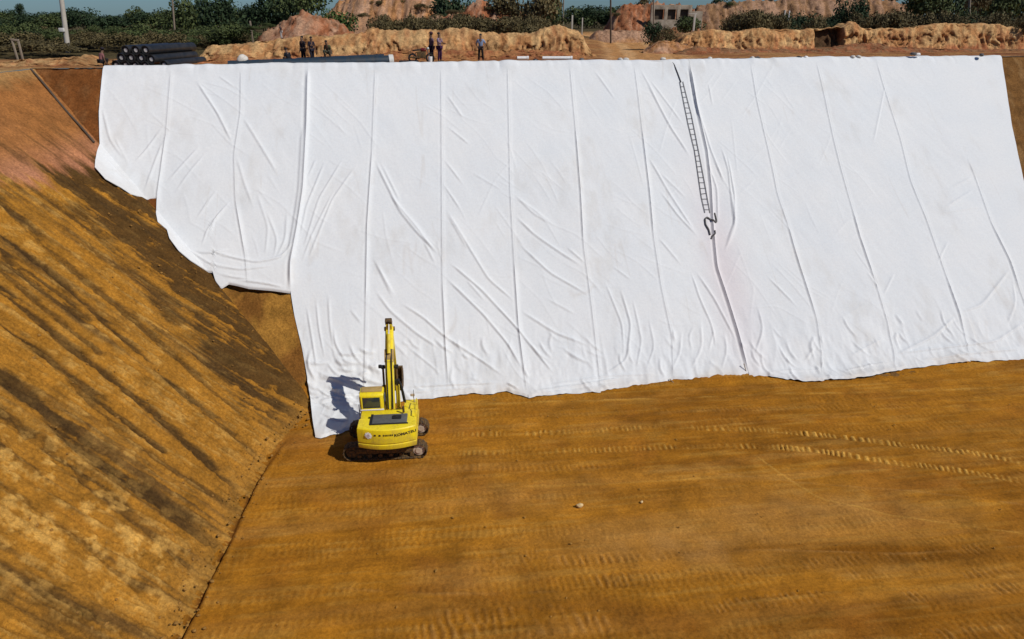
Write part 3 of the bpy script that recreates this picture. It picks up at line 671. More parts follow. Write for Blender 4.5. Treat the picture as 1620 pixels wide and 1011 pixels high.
# ------------------------------------------------------------------ rope ladder, rope and cable on the liner
def px_path(pp, n, off=.05):
    P, _ = resample(pp, 1); i = np.linspace(0, len(P)-1, n).astype(int)
    return [on_liner(*P[k], off) for k in i]
t = empty('rope_ladder', on_liner(1118, 337), 0, 'long rope ladder lying on the white fabric beside the gaping sheet joint', 'ladder')
inv = Matrix.Translation(-t.location)
lr = px_path([(1075, 130), (1088, 197), (1098, 238), (1109, 311), (1115, 337)], 50); rr_ = px_path([(1080, 130), (1093, 181), (1103, 232), (1113, 283), (1123, 337)], 50)
for P in (lr, rr_): MB().tube([p-t.location for p in P], .022, 6).build('side_rope', M['rope'], t)
for k in range(24):
    i = 2+2*k
    if i < 50: MB().cyl(lr[i]-t.location, rr_[i]-t.location, .017, n=6).build('rung', M['rung'], t)
MB().tube([p-t.location for p in px_path([(1063, 100), (1066, 103), (1071, 115), (1077, 131)], 12)], .04, 6).build('hanging_rope', M['rope'], t)
o = MB().tube(px_path([(1130, 338), (1133, 348), (1133, 353), (1126, 349), (1118, 344), (1115, 347), (1116, 356), (1121, 364), (1123, 372)], 40), .055, 6).build('cable', M['rope']); tag(o, 'dark loop of cable lying at the foot of the rope ladder', 'cable')
o = MB().tube(px_path([(1130, 366), (1131, 371), (1127, 374), (1125, 378)], 10), .05, 6).build('cable', M['rope']); tag(o, 'short dark scrap of cable lying just below the cable loop', 'cable')
# stakes and stone
def stake(u0, v0, u1, v1, label):
    a = Vector(onz(u0, v0, -DEP+.02)); b = at(u1, v1, a.y+.25)
    o = MB().cyl(a, b, .03, .022, n=8).ball(b, (.045, .045, .03), 1).build('stake', M['wood']); tag(o, label, 'stake')
stake(1070, 610, 1060, 600, 'thin dark stake leaning over the fabric hem left of the sheet joint')
stake(1183, 597, 1177, 576, 'dark stake standing at the foot of the gaping sheet joint')
p = onz(917, 801, -DEP)
o = MB().ball((p[0], p[1], p[2]+.05), (.16, .1, .09), 3, (0, 0, .3), .12, 3).build('stone', M['rock']); tag(o, 'single pale stone lying alone on the open ochre pit floor', 'stone')
p = onz(1015, 795, -DEP)
o = MB().ball((p[0], p[1], p[2]+.03), (.08, .06, .05), 2, (0, 0, .8), .12, 5).build('stone', M['rock']); tag(o, 'tiny pale stone on the pit floor right of the larger stone', 'stone')
# pipe lying down the crease of the slope corner
P = []
for k in np.linspace(0, 1, 14):
    u, v = 50+100*k, 112+116*k
    q = pix(u, v); P.append((q[0], q[1]-.03, float(terrain(q[0], q[1]))+.10+.05*math.sin(k*9)))
o = MB().tube(P, .065, 8).build('hose', M['bark']); tag(o, 'long brown hose running down the corner crease left of the white fabric', 'hose')

# loose clods of earth
def clods(name, pts, mat, label, r0, r1, seed):
    m = MB(); rr = random.Random(seed)
    for (x, y, z) in pts:
        r_ = r0+(r1-r0)*rr.random()**3; m.ball((x, y, z+r_*.3), (r_*rr.uniform(.8, 1.4), r_*rr.uniform(.7, 1.2), r_*.75), 1, (0, 0, rr.uniform(0, 3)), .2, rr.randrange(999))
    o = m.build(name, mat, angle=60); tag(o, label, 'clods', kind='stuff')
cr = random.Random(8); P = []
for _ in range(260):
    f = cr.uniform(0, 17); d = abs(cr.gauss(0, .45)); j = 1 if cr.random() < .6 else -1
    q = TC-eL*f+nL*(BEND-float(bend(f)))-nL*d*(-1 if j > 0 else 1); P.append((q[0], q[1], float(terrain(q[0], q[1]))-.05))
for _ in range(220):
    f = cr.uniform(0, 24); w = cr.uniform(.02, .6); q = (TC-eL*f+nL*(BEND-float(bend(f))))*(1-w)+(KC-eL*f)*w; P.append((q[0], q[1], -DEP+DEP*w+.03))
clods('earth_clods', P, plain('clod_earth', (.30, .15, .03), .95, 0, .6, 5), 'loose clods of ochre earth on the left slope and along its foot', .02, .085, 5)
P = [(cr.uniform(-10, 30), cr.uniform(17, 33), -DEP) for _ in range(260)]
clods('earth_clods', P, plain('floor_clod_earth', (.36, .18, .03), .95, 0, .6, 5), 'small crumbs of earth scattered over the pit floor', .015, .055, 6)
# ==================================================================== PLATEAU
def crest_y(x): return kA[1]+(x-kA[0])*eK[1]/eK[0]
px_ = np.concatenate([-np.geomspace(900, 48, 26), np.arange(-46, 66, .35), np.geomspace(68, 900, 26)])
pb = np.concatenate([np.arange(0, 30, .3), np.geomspace(30.5, 1900, 60)])
PX, PB = np.meshgrid(px_, pb)
PY = crest_y(np.clip(PX, -60, 90))+PB
PZ = .03+fbm(PX*.2, PY*.2, 140, 4)*.08*sstep(.3, 3, PB)+fbm(PX*1.3, PY*1.3, 144, 3)*.05*sstep(.3, 2, PB)
PZ = PZ+sstep(14, 34, PB)*.55-sstep(150, 600, PB)*3
PC = mixc(np.array((.30, .125, .045)), np.array((.40, .20, .075)), sstep(-.3, .4, fbm(PX*.25, PY*.6, 148, 4)))
PC = mixc(PC, np.array((.17, .055, .025)), sstep(-.1, .4, fbm(PX*.25, PB*1.3, 152, 4))*sstep(12, 3, PB)*.75)
PC = mixc(PC, np.array((.44, .25, .11)), sstep(.05, .45, fbm(PX*.3, PB*1.6, 167, 4))*.5)
far = np.maximum(sstep(28, 45, PB), sstep(9, 13, PB+fbm(PX*.3, PY*.3, 157, 3)*3)*sstep(-13, -17, PX)); PC = mixc(PC, np.array((.06, .055, .026)), far*.92)
# dirt road leaving through the gap in the banks
rd = [at(1010, 96, crest_y(9)+.5), at(1020, 88, 0+60), at(1010, 75, 68), at(990, 64, 82), at(950, 58, 95), at(880, 52, 120)]
rp = [(onz(1030, 95, 0)[0], onz(1030, 95, 0)[1])]+[onz(u, v, 0)[:2] for u, v in [(1025, 88), (1015, 80), (1000, 72), (975, 64), (930, 57)]]
best = np.full(PX.shape, 1e9)
for (x0, y0), (x1, y1) in zip(rp, rp[1:]):
    L = math.hypot(x1-x0, y1-y0); ux, uy = (x1-x0)/L, (y1-y0)/L
    tt = np.clip((PX-x0)*ux+(PY-y0)*uy, 0, L); best = np.minimum(best, np.hypot(PX-x0-tt*ux, PY-y0-tt*uy))
road = sstep(4.2, 2.6, best)
PC = mixc(PC, mixc(np.array((.60, .34, .15)), np.array((.48, .24, .09)), sstep(-.3, .3, np.sin(best*3.2)+fbm(PX*.8, PY*.3, 156, 3))), road)
PZ = PZ*(1-road*.6)
# turf line at the very edge joins the slopes
o = link('plateau', grid_mesh('plateau', PX, PY, PZ, PC), M['bank']); tag(o, kind='structure')
# the plateau above the left slope
lx = np.concatenate([[0, .25, .5, .8, 1.2, 1.7, 2.5, 4, 7, 12, 25, 60, 200, 600]]); lyv = np.concatenate([np.arange(-.4, 30, .4), np.arange(30, 300, 15)])
LBx, LBy = np.meshgrid(lx, lyv)
QX = KC[0]+LBx*nL[0]-LBy*eL[0]; QY = KC[1]+LBx*nL[1]-LBy*eL[1]
QC = mixc(np.array((.38, .20, .08)), np.array((.46, .29, .12)), sstep(-.3, .4, fbm(QX*.6, QY*.6, 160, 4)))
o = link('plateau', grid_mesh('plateau', QX, QY, .05+fbm(QX*.7, QY*.7, 163, 3)*.06*sstep(.1, 1, LBx), QC), M['bank']); tag(o, kind='structure')

# ------------------------------------------------------------------ earth banks and mounds
SAND = np.array((.57, .35, .16)); SAND2 = np.array((.43, .21, .085)); REDB = np.array((.27, .10, .045)); BRN = np.array((.20, .11, .055)); PINK = np.array((.42, .25, .16))
def bank(name, line, Y0, thick=3.0, front=1.3, step=.11, cols=(SAND, SAND2, REDB), grooves=.25, seed=200, base=-.1, lean=0.5, rough=.17, notch=None, teeth=0):
    """line: (photo x, photo y of the top, metres further back) along the bank"""
    us = np.array([l[0] for l in line], float); vs = np.array([l[1] for l in line], float); dy = np.array([l[2] if len(l) > 2 else 0 for l in line], float)
    xs = []; zs = []; ys = []
    for u, v, d in zip(us, vs, dy):
        Yb = Y0(u)+d; p = at(u, v, Yb+front*.6); xs.append(p.x); zs.append(max(p.z, .05)); ys.append(Yb)
    xs = np.array(xs); L = abs(xs[-1]-xs[0]); n = int(L/step)+2
    X = np.linspace(xs[0], xs[-1], n); TOP = np.interp(X, xs, zs); YB = np.interp(X, xs, ys)
    TOP = TOP*(1+fbm(X*.55, X*0, seed, 3)*.10)+fbm(X*2.2, X*0, seed+3, 3)*.07
    en = sstep(0, 1.6, np.abs(X-xs[0]))*sstep(0, 1.6, np.abs(xs[-1]-X)); TOP = TOP*(.08+.92*en)
    m1, m2, m3 = 26, 14, 8
    tf = np.linspace(0, 1, m1); prof = [(lean*front*q+front*(1-lean)*q**3.0, q) for q in tf]           # steep face
    prof += [(front+thick*q, 1-.10*q+.04*math.sin(q*9)) for q in np.linspace(.08, 1, m2)]
    prof += [(front+thick+1.6*q, .9*(1-q)) for q in np.linspace(.15, 1, m3)]
    pb_ = np.array(prof); G = np.zeros((len(prof), n))
    Xg = X[None, :]+G; Q = pb_[:, 1][:, None]+G; D = pb_[:, 0][:, None]+G
    vert = np.clip(1-np.abs(Q-.5)*1.7, 0, 1)*(D <= front)
    gn = 1-np.abs(fbm(Xg*1.5+fbm(Xg*.9, Q*2, seed+5, 2)*.8, Q*1.1, seed+6, 3, .55))*2.6
    crack = np.clip(gn, 0, 1)**3*sstep(-.5, .1, fbm(Xg*.3, Q*0, seed+8, 2))*vert
    groove = teeth*vert*np.abs(np.sin(Xg*math.pi/.8+fbm(Xg*.6, Q*.5, seed+4, 2)*3))**.5+crack*grooves*1.5+(fbm(Xg*3.5, Q*1.1, seed+7, 3)*.16+fbm(Xg*6, Q*7, seed+9, 3)*.2)*min(1, grooves*4)*vert
    rg = fbm(Xg*1.1, D*1.6+Q*1.5, seed+10, 4, .6)*rough+np.abs(fbm(Xg*2.6, D*2.8, seed+12, 3))*rough*1.2*(Q > .75)
    Zg = base+(TOP[None, :]-base)*Q+rg*Q*.7
    Yg = YB[None, :]+D+groove+fbm(Xg*.7, Q*1.2, seed+14, 4)*.42*(Q < 1)*Q
    cA, cB, cC = cols
    col = mixc(cA, cB, sstep(-.25, .35, fbm(Xg*1.6, Q*2.5, seed+18, 4)+groove*.9))
    col = mixc(col, cC, sstep(.40, .05, Q+fbm(Xg*.8, Q*2, seed+22, 3)*.35)*(D <= front*1.01))
    col = mixc(col, cB*.75, sstep(.1, .5, fbm(Xg*.45, D*.4, seed+25, 3))*.5)
    col = mixc(col, cB*np.array((.5, .42, .4)), crack*.75)  # shade inside the cracks, darkened into the bank colour
    col = mixc(col, cA*1.15, sstep(.1, .5, fbm(Xg*3.2, Q*4, seed+31, 3))*.5)
    col = mixc(col, cC*1.2, sstep(.15, .5, fbm(Xg*2.1, Q*1.6, seed+34, 4))*.45*(D <= front))
    col = mixc(col, BRN*.8, sstep(.05, .5, fbm(Xg*.9, D*1.2, seed+28, 4))*(D > front*1.02)*.6)
    if notch:
        for (n0, n1) in notch:
            k = in_tri(Xg, n0, n1, .15)*(Q > .18)*(Q < .97)*(D <= front+.8); Yg = Yg+k*1.1; col = mixc(col, np.array((.045, .028, .016)), k*.9)
    o = link(name, grid_mesh(name, Xg, Yg, Zg, col, smooth=True), M['bank']); return tag(o, kind='structure')
cy = lambda u: crest_y((u-810)/F*46)
bank('earth_bank', [(-40, 102), (10, 100), (40, 95), (70, 97), (110, 92), (150, 92), (163, 99)], lambda u: cy(u)+2.2, 1.2, .6, cols=(SAND*.8, SAND2*.9, REDB), seed=205, grooves=.08)
bank('earth_bank', [(105, 84), (118, 77), (132, 76), (142, 80), (152, 88)], lambda u: cy(u)+6, 1.2, 1.0, cols=(SAND*.85, SAND2, SAND2), seed=207, grooves=.08)
bank('earth_bank', [(155, 86), (165, 81), (180, 80), (190, 88)], lambda u: cy(u)+4.6, .7, .6, cols=(SAND, SAND2, SAND2), seed=209, grooves=.05)
bank('earth_bank', [(296, 88), (308, 80), (330, 75), (370, 72), (400, 68), (430, 65), (455, 64), (480, 61), (520, 61), (545, 58), (570, 54), (588, 47), (604, 51), (640, 52), (668, 50), (700, 51), (735, 50), (765, 54), (800, 55), (835, 53), (858, 48), (880, 44), (905, 47), (925, 54), (938, 66), (946, 84)], lambda u: cy(u)+5.5, 3, 1.5, cols=(SAND, SAND2, REDB*1.15), seed=211, grooves=.32, rough=.22)
bank('earth_bank', [(560, 95), (590, 86), (640, 84), (700, 82), (760, 83), (830, 82), (900, 82), (940, 90)], lambda u: cy(u)+4.2, 1.2, 1.0, cols=(SAND2*.9, REDB*1.25, REDB), seed=215, grooves=.14, lean=.7, rough=.22)
bank('earth_bank', [(310, 98), (335, 93), (352, 88), (370, 92), (400, 91), (430, 94)], lambda u: cy(u)+3.2, .7, .6, cols=(SAND2, REDB*1.6, REDB), seed=212, grooves=.05)
nx0 = at(1288, 60, cy(1288)+15).x; nx1 = at(1331, 60, cy(1331)+15).x
bank('earth_bank', [(1062, 70), (1080, 60), (1100, 52), (1140, 48), (1165, 51), (1200, 47), (1250, 47), (1290, 47), (1335, 46), (1348, 38), (1362, 40), (1372, 46), (1410, 46), (1450, 46), (1480, 42), (1520, 41), (1560, 38), (1600, 42), (1660, 43), (1740, 44), (1850, 48)], lambda u: cy(u)+14, 3, 1.2, cols=(SAND*1.03, SAND2*1.1, REDB*1.4), seed=231, teeth=.22, grooves=.38, rough=.16, notch=[(nx0, nx1)])
bank('earth_bank', [(1070, 80), (1110, 77), (1180, 80), (1280, 82), (1330, 78), (1365, 72), (1400, 71), (1420, 77), (1500, 80), (1600, 83), (1700, 84)], lambda u: cy(u)+9, 2.4, 1.6, cols=(BRN*1.3, REDB*1.2, REDB), seed=241, grooves=.1, lean=.8)
bank('earth_bank', [(1020, 66), (1060, 66), (1090, 72), (1130, 82), (1170, 90)], lambda u: cy(u)+11, 1.6, 1.2, cols=(PINK, SAND2, REDB), seed=247, grooves=.1, lean=.9)
bank('earth_bank', [(926, 58), (950, 50), (1000, 49), (1040, 52), (1068, 58)], lambda u: cy(u)+32, 3, 2.0, cols=(PINK, PINK*.85, SAND2), seed=251, grooves=.1, lean=.9)
def mound(line, Yd, thick, cols, seed, lean=.9, front=5): bank('earth_mound', line, lambda u: Yd, thick, front, .22, cols, .6, seed, lean=lean, rough=.75)
mound([(385, 66), (405, 56), (425, 45), (450, 34), (468, 23), (485, 26), (505, 34), (540, 48), (560, 56)], 66, 3, (PINK, REDB*1.3, BRN), 261)
mound([(470, 60), (510, 22), (535, 2), (565, -22), (610, -34), (650, -28), (690, -6), (720, 10), (760, 22)], 92, 6, (PINK*1.05, SAND2, PINK*.8), 265, front=9)
mound([(640, 40), (690, 33), (730, 20), (760, 7), (785, 12), (820, 20), (850, 26), (880, 38)], 78, 3, (PINK, REDB*1.3, BRN*.8), 269)
mound([(955, 46), (972, 30), (985, 18), (1000, 12), (1050, 11), (1090, 14), (1120, 20)], 100, 4, (PINK*.85, REDB*1.3, BRN), 273)
mound([(1090, 26), (1115, 14), (1140, 10), (1200, 5), (1260, 1), (1330, 0), (1380, 1), (1430, 6), (1460, 12), (1480, 24)], 104, 6, (PINK*.9, BRN*1.4, BRN), 277, front=6)

# ==================================================================== VEGETATION
def leaves(n, shape, size, seed, squash=.8):
    """many small leaf-clump faces through a lumpy crown volume"""
    r = np.random.default_rng(seed); bm = bmesh.new()
    lob = [(r.uniform(-.5, .5), r.uniform(-.5, .5), r.uniform(.45, .9), r.uniform(.28, .5)) for _ in range(shape)]
    for _ in range(n):
        lx_, ly_, lz_, lr_ = lob[r.integers(len(lob))]
        d = r.normal(size=3); d /= np.linalg.norm(d); rad = lr_*r.random()**.33
        c = np.array((lx_, ly_, lz_))+d*rad*np.array((1, 1, squash))
        if c[2] < .06: c[2] = .06+r.random()*.1
        nrm = d*.7+r.normal(size=3)*.6+np.array((0, 0, .4)); nrm /= np.linalg.norm(nrm)
        a = np.cross(nrm, r.normal(size=3)); a /= np.linalg.norm(a); b = np.cross(nrm, a); s = size*r.uniform(.5, 1.3); e = s*r.uniform(.45, .9)
        vs = [bm.verts.new(c+a*s*x+b*e*y) for x, y in ((-1, -.2), (-.2, -1), (.8, -.6), (1, .3), (.1, 1), (-.8, .7))]
        bm.faces.new(vs)
    me = bpy.data.meshes.new('crown'); bm.to_mesh(me); bm.free(); return me
CROWN = {}
for k, mt in (('dark', 'leaf_dark'), ('mid', 'leaf_mid'), ('dry', 'leaf_dry'), ('light', 'leaf_light')):
    CROWN[k] = []
    for j in range(4):
        me = leaves(2200, 9, .038, 300+j*7+len(k)*31); me.materials.append(M[mt]); CROWN[k].append(me)
def trunk_mesh(seed):
    r = random.Random(seed); m = MB()
    pts = [(0, 0, 0), (r.uniform(-.02, .02), .01, .2), (r.uniform(-.05, .05), r.uniform(-.04, .04), .45), (r.uniform(-.06, .06), r.uniform(-.05, .05), .75)]
    m.tube(pts, .03, 7, .012)
    for k in range(5):
        z = r.uniform(.28, .6); a = r.uniform(0, 6.28); l = r.uniform(.2, .42)
        m.tube([(pts[2][0]*.8, pts[2][1]*.8, z), (math.cos(a)*l*.5, math.sin(a)*l*.5, z+.12), (math.cos(a)*l, math.sin(a)*l, z+.26)], .012, 5, .004)
    me = bpy.data.meshes.new('trunk'); m.bm.to_mesh(me); m.bm.free(); return me
TRUNK = [trunk_mesh(s) for s in range(4)]
for t_ in TRUNK: t_.materials.append(M['bark'])
TK = 0
def plant(name, u, Y, topv, wide, kind, label, cat, group=None, h=None, gz=None, trunk=True, crown_z=0):
    """photo column, distance, photo row of its top, width in metres"""
    global TK; TK += 1
    p = at(u, 60, Y); x = p.x
    z0 = 0 if gz is None else gz
    hh = h if h else max(.5, at(u, topv, Y).z-z0)
    e = empty(name, (x, Y, z0-.05), random.uniform(0, 6.28), label, cat, group)
    c = link('crown', CROWN[kind][TK % 4], None, e); c.scale = (wide*.62, wide*.62, hh*.88*(1-crown_z)); c.location = (0, 0, hh*crown_z)
    t_ = link('trunk', TRUNK[TK % 4], None, e); k = hh*.95; t_.scale = (max(wide*.45, k*.45), max(wide*.45, k*.45), k)
    return e
fr = random.Random(3)
# forest edge on the left, a wood that reads as one mass behind it
wood = MB().bm; wood.free()
def wood_mass(name, spots, kind, label):
    vs = []; fs = []; n0 = 0
    for (x, y, z, w, hh, j) in spots:
        me = CROWN[kind][j]; n = len(me.vertices); co = np.empty(n*3, np.float32); me.vertices.foreach_get('co', co); co = co.reshape(-1, 3)
        a = fr.uniform(0, 6.28); c_, s_ = math.cos(a), math.sin(a)
        q = np.stack([(co[:, 0]*c_-co[:, 1]*s_)*w*.62+x, (co[:, 0]*s_+co[:, 1]*c_)*w*.62+y, co[:, 2]*hh*.9+z], -1); vs.append(q)
        li = np.empty(len(me.loops), np.int32); me.loops.foreach_get('vertex_index', li); fs.append(li.reshape(-1, 6)+n0); n0 += n
    vs = np.concatenate(vs); fs = np.concatenate(fs)
    me = bpy.data.meshes.new(name); me.vertices.add(len(vs)); me.vertices.foreach_set('co', vs.reshape(-1).astype(np.float32))
    me.loops.add(fs.size); me.loops.foreach_set('vertex_index', fs.reshape(-1).astype(np.int32))
    me.polygons.add(len(fs)); me.polygons.foreach_set('loop_start', (np.arange(len(fs))*6).astype(np.int32)); me.polygons.foreach_set('loop_total', np.full(len(fs), 6, np.int32))
    me.update(calc_edges=True); me.materials.append(M['leaf_'+kind])
    o = link(name, me); tag(o, label, 'wood', kind='stuff'); return o
sp_ = []
for k in range(75):
    u = fr.uniform(-140, 1750); Y = fr.uniform(190, 270); tv = 20+8*math.sin(u*.03)+fr.uniform(-8, 7)-max(0, (u-250)/400 if u < 480 else 0)
    if 900 < u < 1130: tv = 16+fr.uniform(-6, 6)
    p = at(u, tv, Y); sp_.append((p.x, Y, -1.0, fr.uniform(8, 13), p.z+1.0, k % 4))
wood_mass('wood', sp_, 'dark', 'dark far-off wood along the horizon behind the earthworks')
sp_ = []
for k in range(90):
    u = fr.uniform(-60, 390); Y = fr.uniform(57, 100) if u < 300 else fr.uniform(68, 100); p = at(u, (76 if Y < 64 else 62)+fr.uniform(-9, 7), Y); sp_.append((p.x, Y, 0.2, fr.uniform(2.5, 4.5), max(.7, p.z), k % 4))
wood_mass('scrub', sp_, 'dry', 'low brownish scrub in front of the forest on the left')
sp_ = []
for k in range(60):
    u = fr.uniform(-60, 390); Y = fr.uniform(66, 112); p = at(u, 54+fr.uniform(-16, 14), Y); sp_.append((p.x, Y, 0.2, fr.uniform(2, 5), max(.7, p.z), k % 4))
wood_mass('scrub', sp_, 'mid', 'greener taller scrub between the brownish scrub and the forest on the left')
sp_ = []
for k in range(80):
    u = fr.choice([fr.uniform(590, 880), fr.uniform(600, 860), fr.uniform(1120, 1350), fr.uniform(1340, 1700), fr.uniform(1130, 1640)]); Y = fr.uniform(74, 86) if u > 1000 else fr.uniform(66, 74)
    p = at(u, (25 if u > 1000 else 31)+fr.uniform(-8, 8), Y); sp_.append((p.x, Y, 0.3, fr.uniform(2.2, 4), max(.9, p.z-.2), k % 4))
wood_mass('scrub', sp_, 'dry', 'dark dry scrub growing right behind the sandy banks')
sp_ = []
for k in range(34):
    u = fr.choice([fr.uniform(600, 720), fr.uniform(1240, 1330), fr.uniform(1160, 1240), fr.uniform(1520, 1700), fr.uniform(1450, 1620)]); Y = fr.uniform(78, 90)
    p = at(u, 30+fr.uniform(-8, 8), Y); sp_.append((p.x, Y, 0.3, fr.uniform(2.2, 4), max(.9, p.z-.2), k % 4))
wood_mass('scrub', sp_, 'dark', 'dark green undergrowth among the dry scrub behind the banks')
for k in range(26):
    u = -30+k*18+fr.uniform(-7, 7); Y = fr.uniform(118, 150); tv = 22+7*math.sin(u*.045)+fr.uniform(-11, 8)-(10 if u > 300 else 0)
    plant('tree', u, Y, tv, fr.uniform(5, 8), fr.choice(['dark', 'dark', 'mid']), 'dark bushy tree in the forest edge behind the pipe stack', 'tree', 'trees of the forest edge on the left')
for k in range(26):
    u = fr.uniform(-10, 340); plant('bush', u, fr.uniform(66, 108), 52+fr.uniform(-14, 14), fr.uniform(2.2, 4.8), fr.choice(['mid', 'dry', 'mid']), 'low rounded bush in front of the forest edge on the left', 'bush', 'bushes before the forest on the left')
plant('tree', 488, 80, -40, 5.5, 'mid', 'tall thin tree with see-through crown beside the reddish mound', 'tree', crown_z=.25)
plant('bush', 530, 79, 12, 4.5, 'light', 'fresh green bush on the flank of the large reddish mound', 'bush')
plant('bush', 498, 74, 40, 2.6, 'dry', 'small olive bush at the foot of the thin tree', 'bush')
plant('tree', 352, 92, -14, 6, 'dark', 'tall dark tree left of the reddish mound, reaching the top edge', 'tree')
plant('tree', 310, 100, -6, 6.5, 'mid', 'broad mid green tree rising above the forest edge', 'tree')
plant('tree', 418, 110, -18, 8, 'dark', 'tall dark tree behind the peak of the small reddish mound', 'tree')
plant('tree', 455, 112, -26, 8, 'dark', 'dense dark tree between the small mound and the thin tree', 'tree')
plant('tree', 700, 88, -12, 5, 'dark', 'dark tree on the right flank of the large mound', 'tree')
plant('tree', 742, 90, -8, 5, 'dark', 'dark tree just left of the ridge peak with pale earth', 'tree')
plant('tree', 800, 84, -14, 5, 'dry', 'brownish tree behind the ridge left of the bare trunk', 'tree', crown_z=.2)
plant('tree', 846, 80, -26, 6, 'dry', 'large half-bare brownish tree near the end of the left bank', 'tree', crown_z=.1)
plant('tree', 872, 92, -10, 4, 'mid', 'slim green tree right of the half-bare tree', 'tree')
for u, k in ((915, 'mid'), (940, 'dark'), (965, 'mid')): plant('tree', u, 160, 9+fr.uniform(-3, 5), 9, k, 'dark round tree in the gap above the dirt road', 'tree', 'trees in the gap above the road')
plant('bush', 1030, 72, 32, 2.4, 'dark', 'dark bush at the bend of the dirt road', 'bush')
plant('bush', 1052, 71, 40, 2.2, 'dry', 'brown bush right of the dark bush at the road bend', 'bush')
plant('bush', 1085, 90, 26, 5, 'mid', 'olive bush below the right end of the pale ruin', 'bush')
plant('tree', 1010, 110, -12, 3.5, 'dry', 'thin brown tree behind the pale ruin', 'tree', crown_z=.3)
plant('tree', 1130, 116, -8, 5, 'dark', 'dark tree on the skyline right of the pale ruin', 'tree')
plant('tree', 1340, 82, -8, 3.5, 'dark', 'dark upright tree in the middle of the right-hand mound', 'tree', crown_z=.1)
for i, u in enumerate((1462, 1492, 1530, 1562, 1596, 1634)): plant('tree', u, 96+8*(i % 3), -22-6*(i % 2), 6.5, ('mid', 'dark', 'mid')[i % 3], 'dark green tree of the grove above the right end of the bank', 'tree', 'trees of the grove on the right')
plant('bush', 1508, 84, 14, 4, 'mid', 'mid green bush in front of the grove above the right bank', 'bush')
plant('tree', 1536, 92, -30, 3, 'dry', 'pale trunked thin tree standing in front of the grove', 'tree', crown_z=.35)
for u, Y, tv in ((405, 70, 44), (430, 72, 38), (545, 74, 44), (575, 90, 22), (600, 98, 4), (640, 99, 2), (668, 97, 8), (690, 84, 24), (722, 82, 18), (775, 83, 12), (815, 82, 18), (838, 82, 26), (975, 104, 22), (1020, 106, 20), (1150, 110, 6), (1210, 112, 0), (1290, 112, -4), (1400, 112, -2)):
    plant('bush', u, Y, tv-fr.uniform(2, 5), fr.uniform(1.2, 2.6), fr.choice(['dry', 'dry', 'mid']), 'dry bush growing on the side or top of a reddish earth mound', 'bush', 'dry bushes on the reddish mounds', gz=max(0, at(u, tv+7, Y).z))
plant('tree', 43, 140, 4, 2.2, 'dark', 'thin distant tree with small tuft rising above the skyline at far left', 'tree', crown_z=.5)

# ==================================================================== POLES, POSTS, RUIN
def pole(u0, v0, u1, v1, Y, r, mat, label, extra=None, name='utility_pole', cat='pole'):
    a = at(u0, v0, Y); b = at(u1, v1, Y); a.z = min(a.z, 0.1)
    e = empty(name, a, 0, label, cat)
    MB().cyl((0, 0, -.3), b-a, r, r*.72, n=14).build('shaft', mat, e)
    if extra: extra(e, b-a)
    return e
def ext1(e, d):
    p = d*.185; MB().box((p.x-.12, p.y-.3, p.z), (.42, .22, .3), bev=.03).build('junction_box', M['pipecap'], e)
    MB().box((d.x, d.y, d.z-.5), (2.2, .12, .12)).build('crossarm', M['wood'], e)
a_ = at(108, 86, 64); dirp = at(97, 0, 64)-a_
pole(108, 86, 108-11*2.6, 86-86*2.6, 64, .21, M['concrete'], 'thick pale concrete utility pole leaning slightly, left of the pipe stack', ext1)
def ext2(e, d): MB().box((d.x, d.y, d.z-.4), (1.6, .1, .1)).build('crossarm', M['wood'], e)
pole(273, 42, 268, -60, 96, .13, M['palebark'], 'thin pale pole rising among the forest edge trees', ext2)
pole(891, 40, 893, -60, 98, .09, M['palebark'], 'thin grey pole beside the slim tree, left of the dirt road', ext2)
pole(967, 60, 966, -60, 84, .11, M['bark'], 'dark thin pole standing beside the dirt road', ext2)
pole(1036, 58, 1034, -50, 80, .09, M['palebark'], 'thin pale pole standing at the bend of the dirt road', ext2)
pole(1538, 45, 1537, -60, 84, .16, M['palebark'], 'bare pale pole in front of the right-hand grove', ext2)
def post(u, v0, v1, Y, w, label, mat='wood', cap=False):
    a = at(u, v0, Y); b = at(u, v1, Y); z0 = min(a.z, .5)
    m = MB().box((a.x, Y, (b.z+z0)/2-.1), (w, w, b.z-z0+.2), bev=.02)
    if cap: m.box((a.x-.25, Y, b.z), (.9, w, .1))
    o = m.build('fence_post', M[mat]); return tag(o, label, 'post')
post(222, 64, 48, 84, .12, 'short pale post in the scrub above the pipe stack', 'concrete')
post(253, 63, 52, 84, .12, 'short pale post in the scrub right of the pipe stack top', 'concrete')
post(327, 60, 45, 84, .12, 'pale post in the scrub before the dark tree', 'concrete')
post(347, 58, 40, 86, .16, 'pinkish pale post in the scrub nearer the small mound', 'concrete')
post(398, 50, 33, 72, .14, 'leaning pale post on the left foot of the small mound', 'palebark')
post(905, 42, 24, 96, .2, 'stout pale post at the left side of the road gap', 'concrete')
post(921, 44, 28, 96, .14, 'thin post right of the stout pale post in the road gap', 'concrete')
post(1097, 48, 22, 80, .2, 'pale T-topped post at the left end of the right bank', 'concrete', True)
post(1238, 46, 16, 80, .14, 'left one of two close pale posts behind the right bank', 'concrete')
post(1245, 46, 17, 80, .1, 'thinner right one of two close pale posts behind the right bank', 'white')
post(1420, 46, 22, 80, .16, 'lone brown post behind the right bank', 'palebark')
e0 = at(33, 97, 55); z = at(33, 62, 55).z
e = empty('post_frame', (e0.x, 55, 0), 0, 'small grey wooden frame of two posts and a crossbeam on the left bank', 'frame')
for s in (-1, 1): MB().box((s*.21, 0, z/2), (.12, .12, z), (0, s*.03, 0)).build('post', M['wood'], e)
MB().box((0, -.02, z-.05), (.62, .1, .14), (0, .12, 0)).build('crossbeam', M['wood'], e)
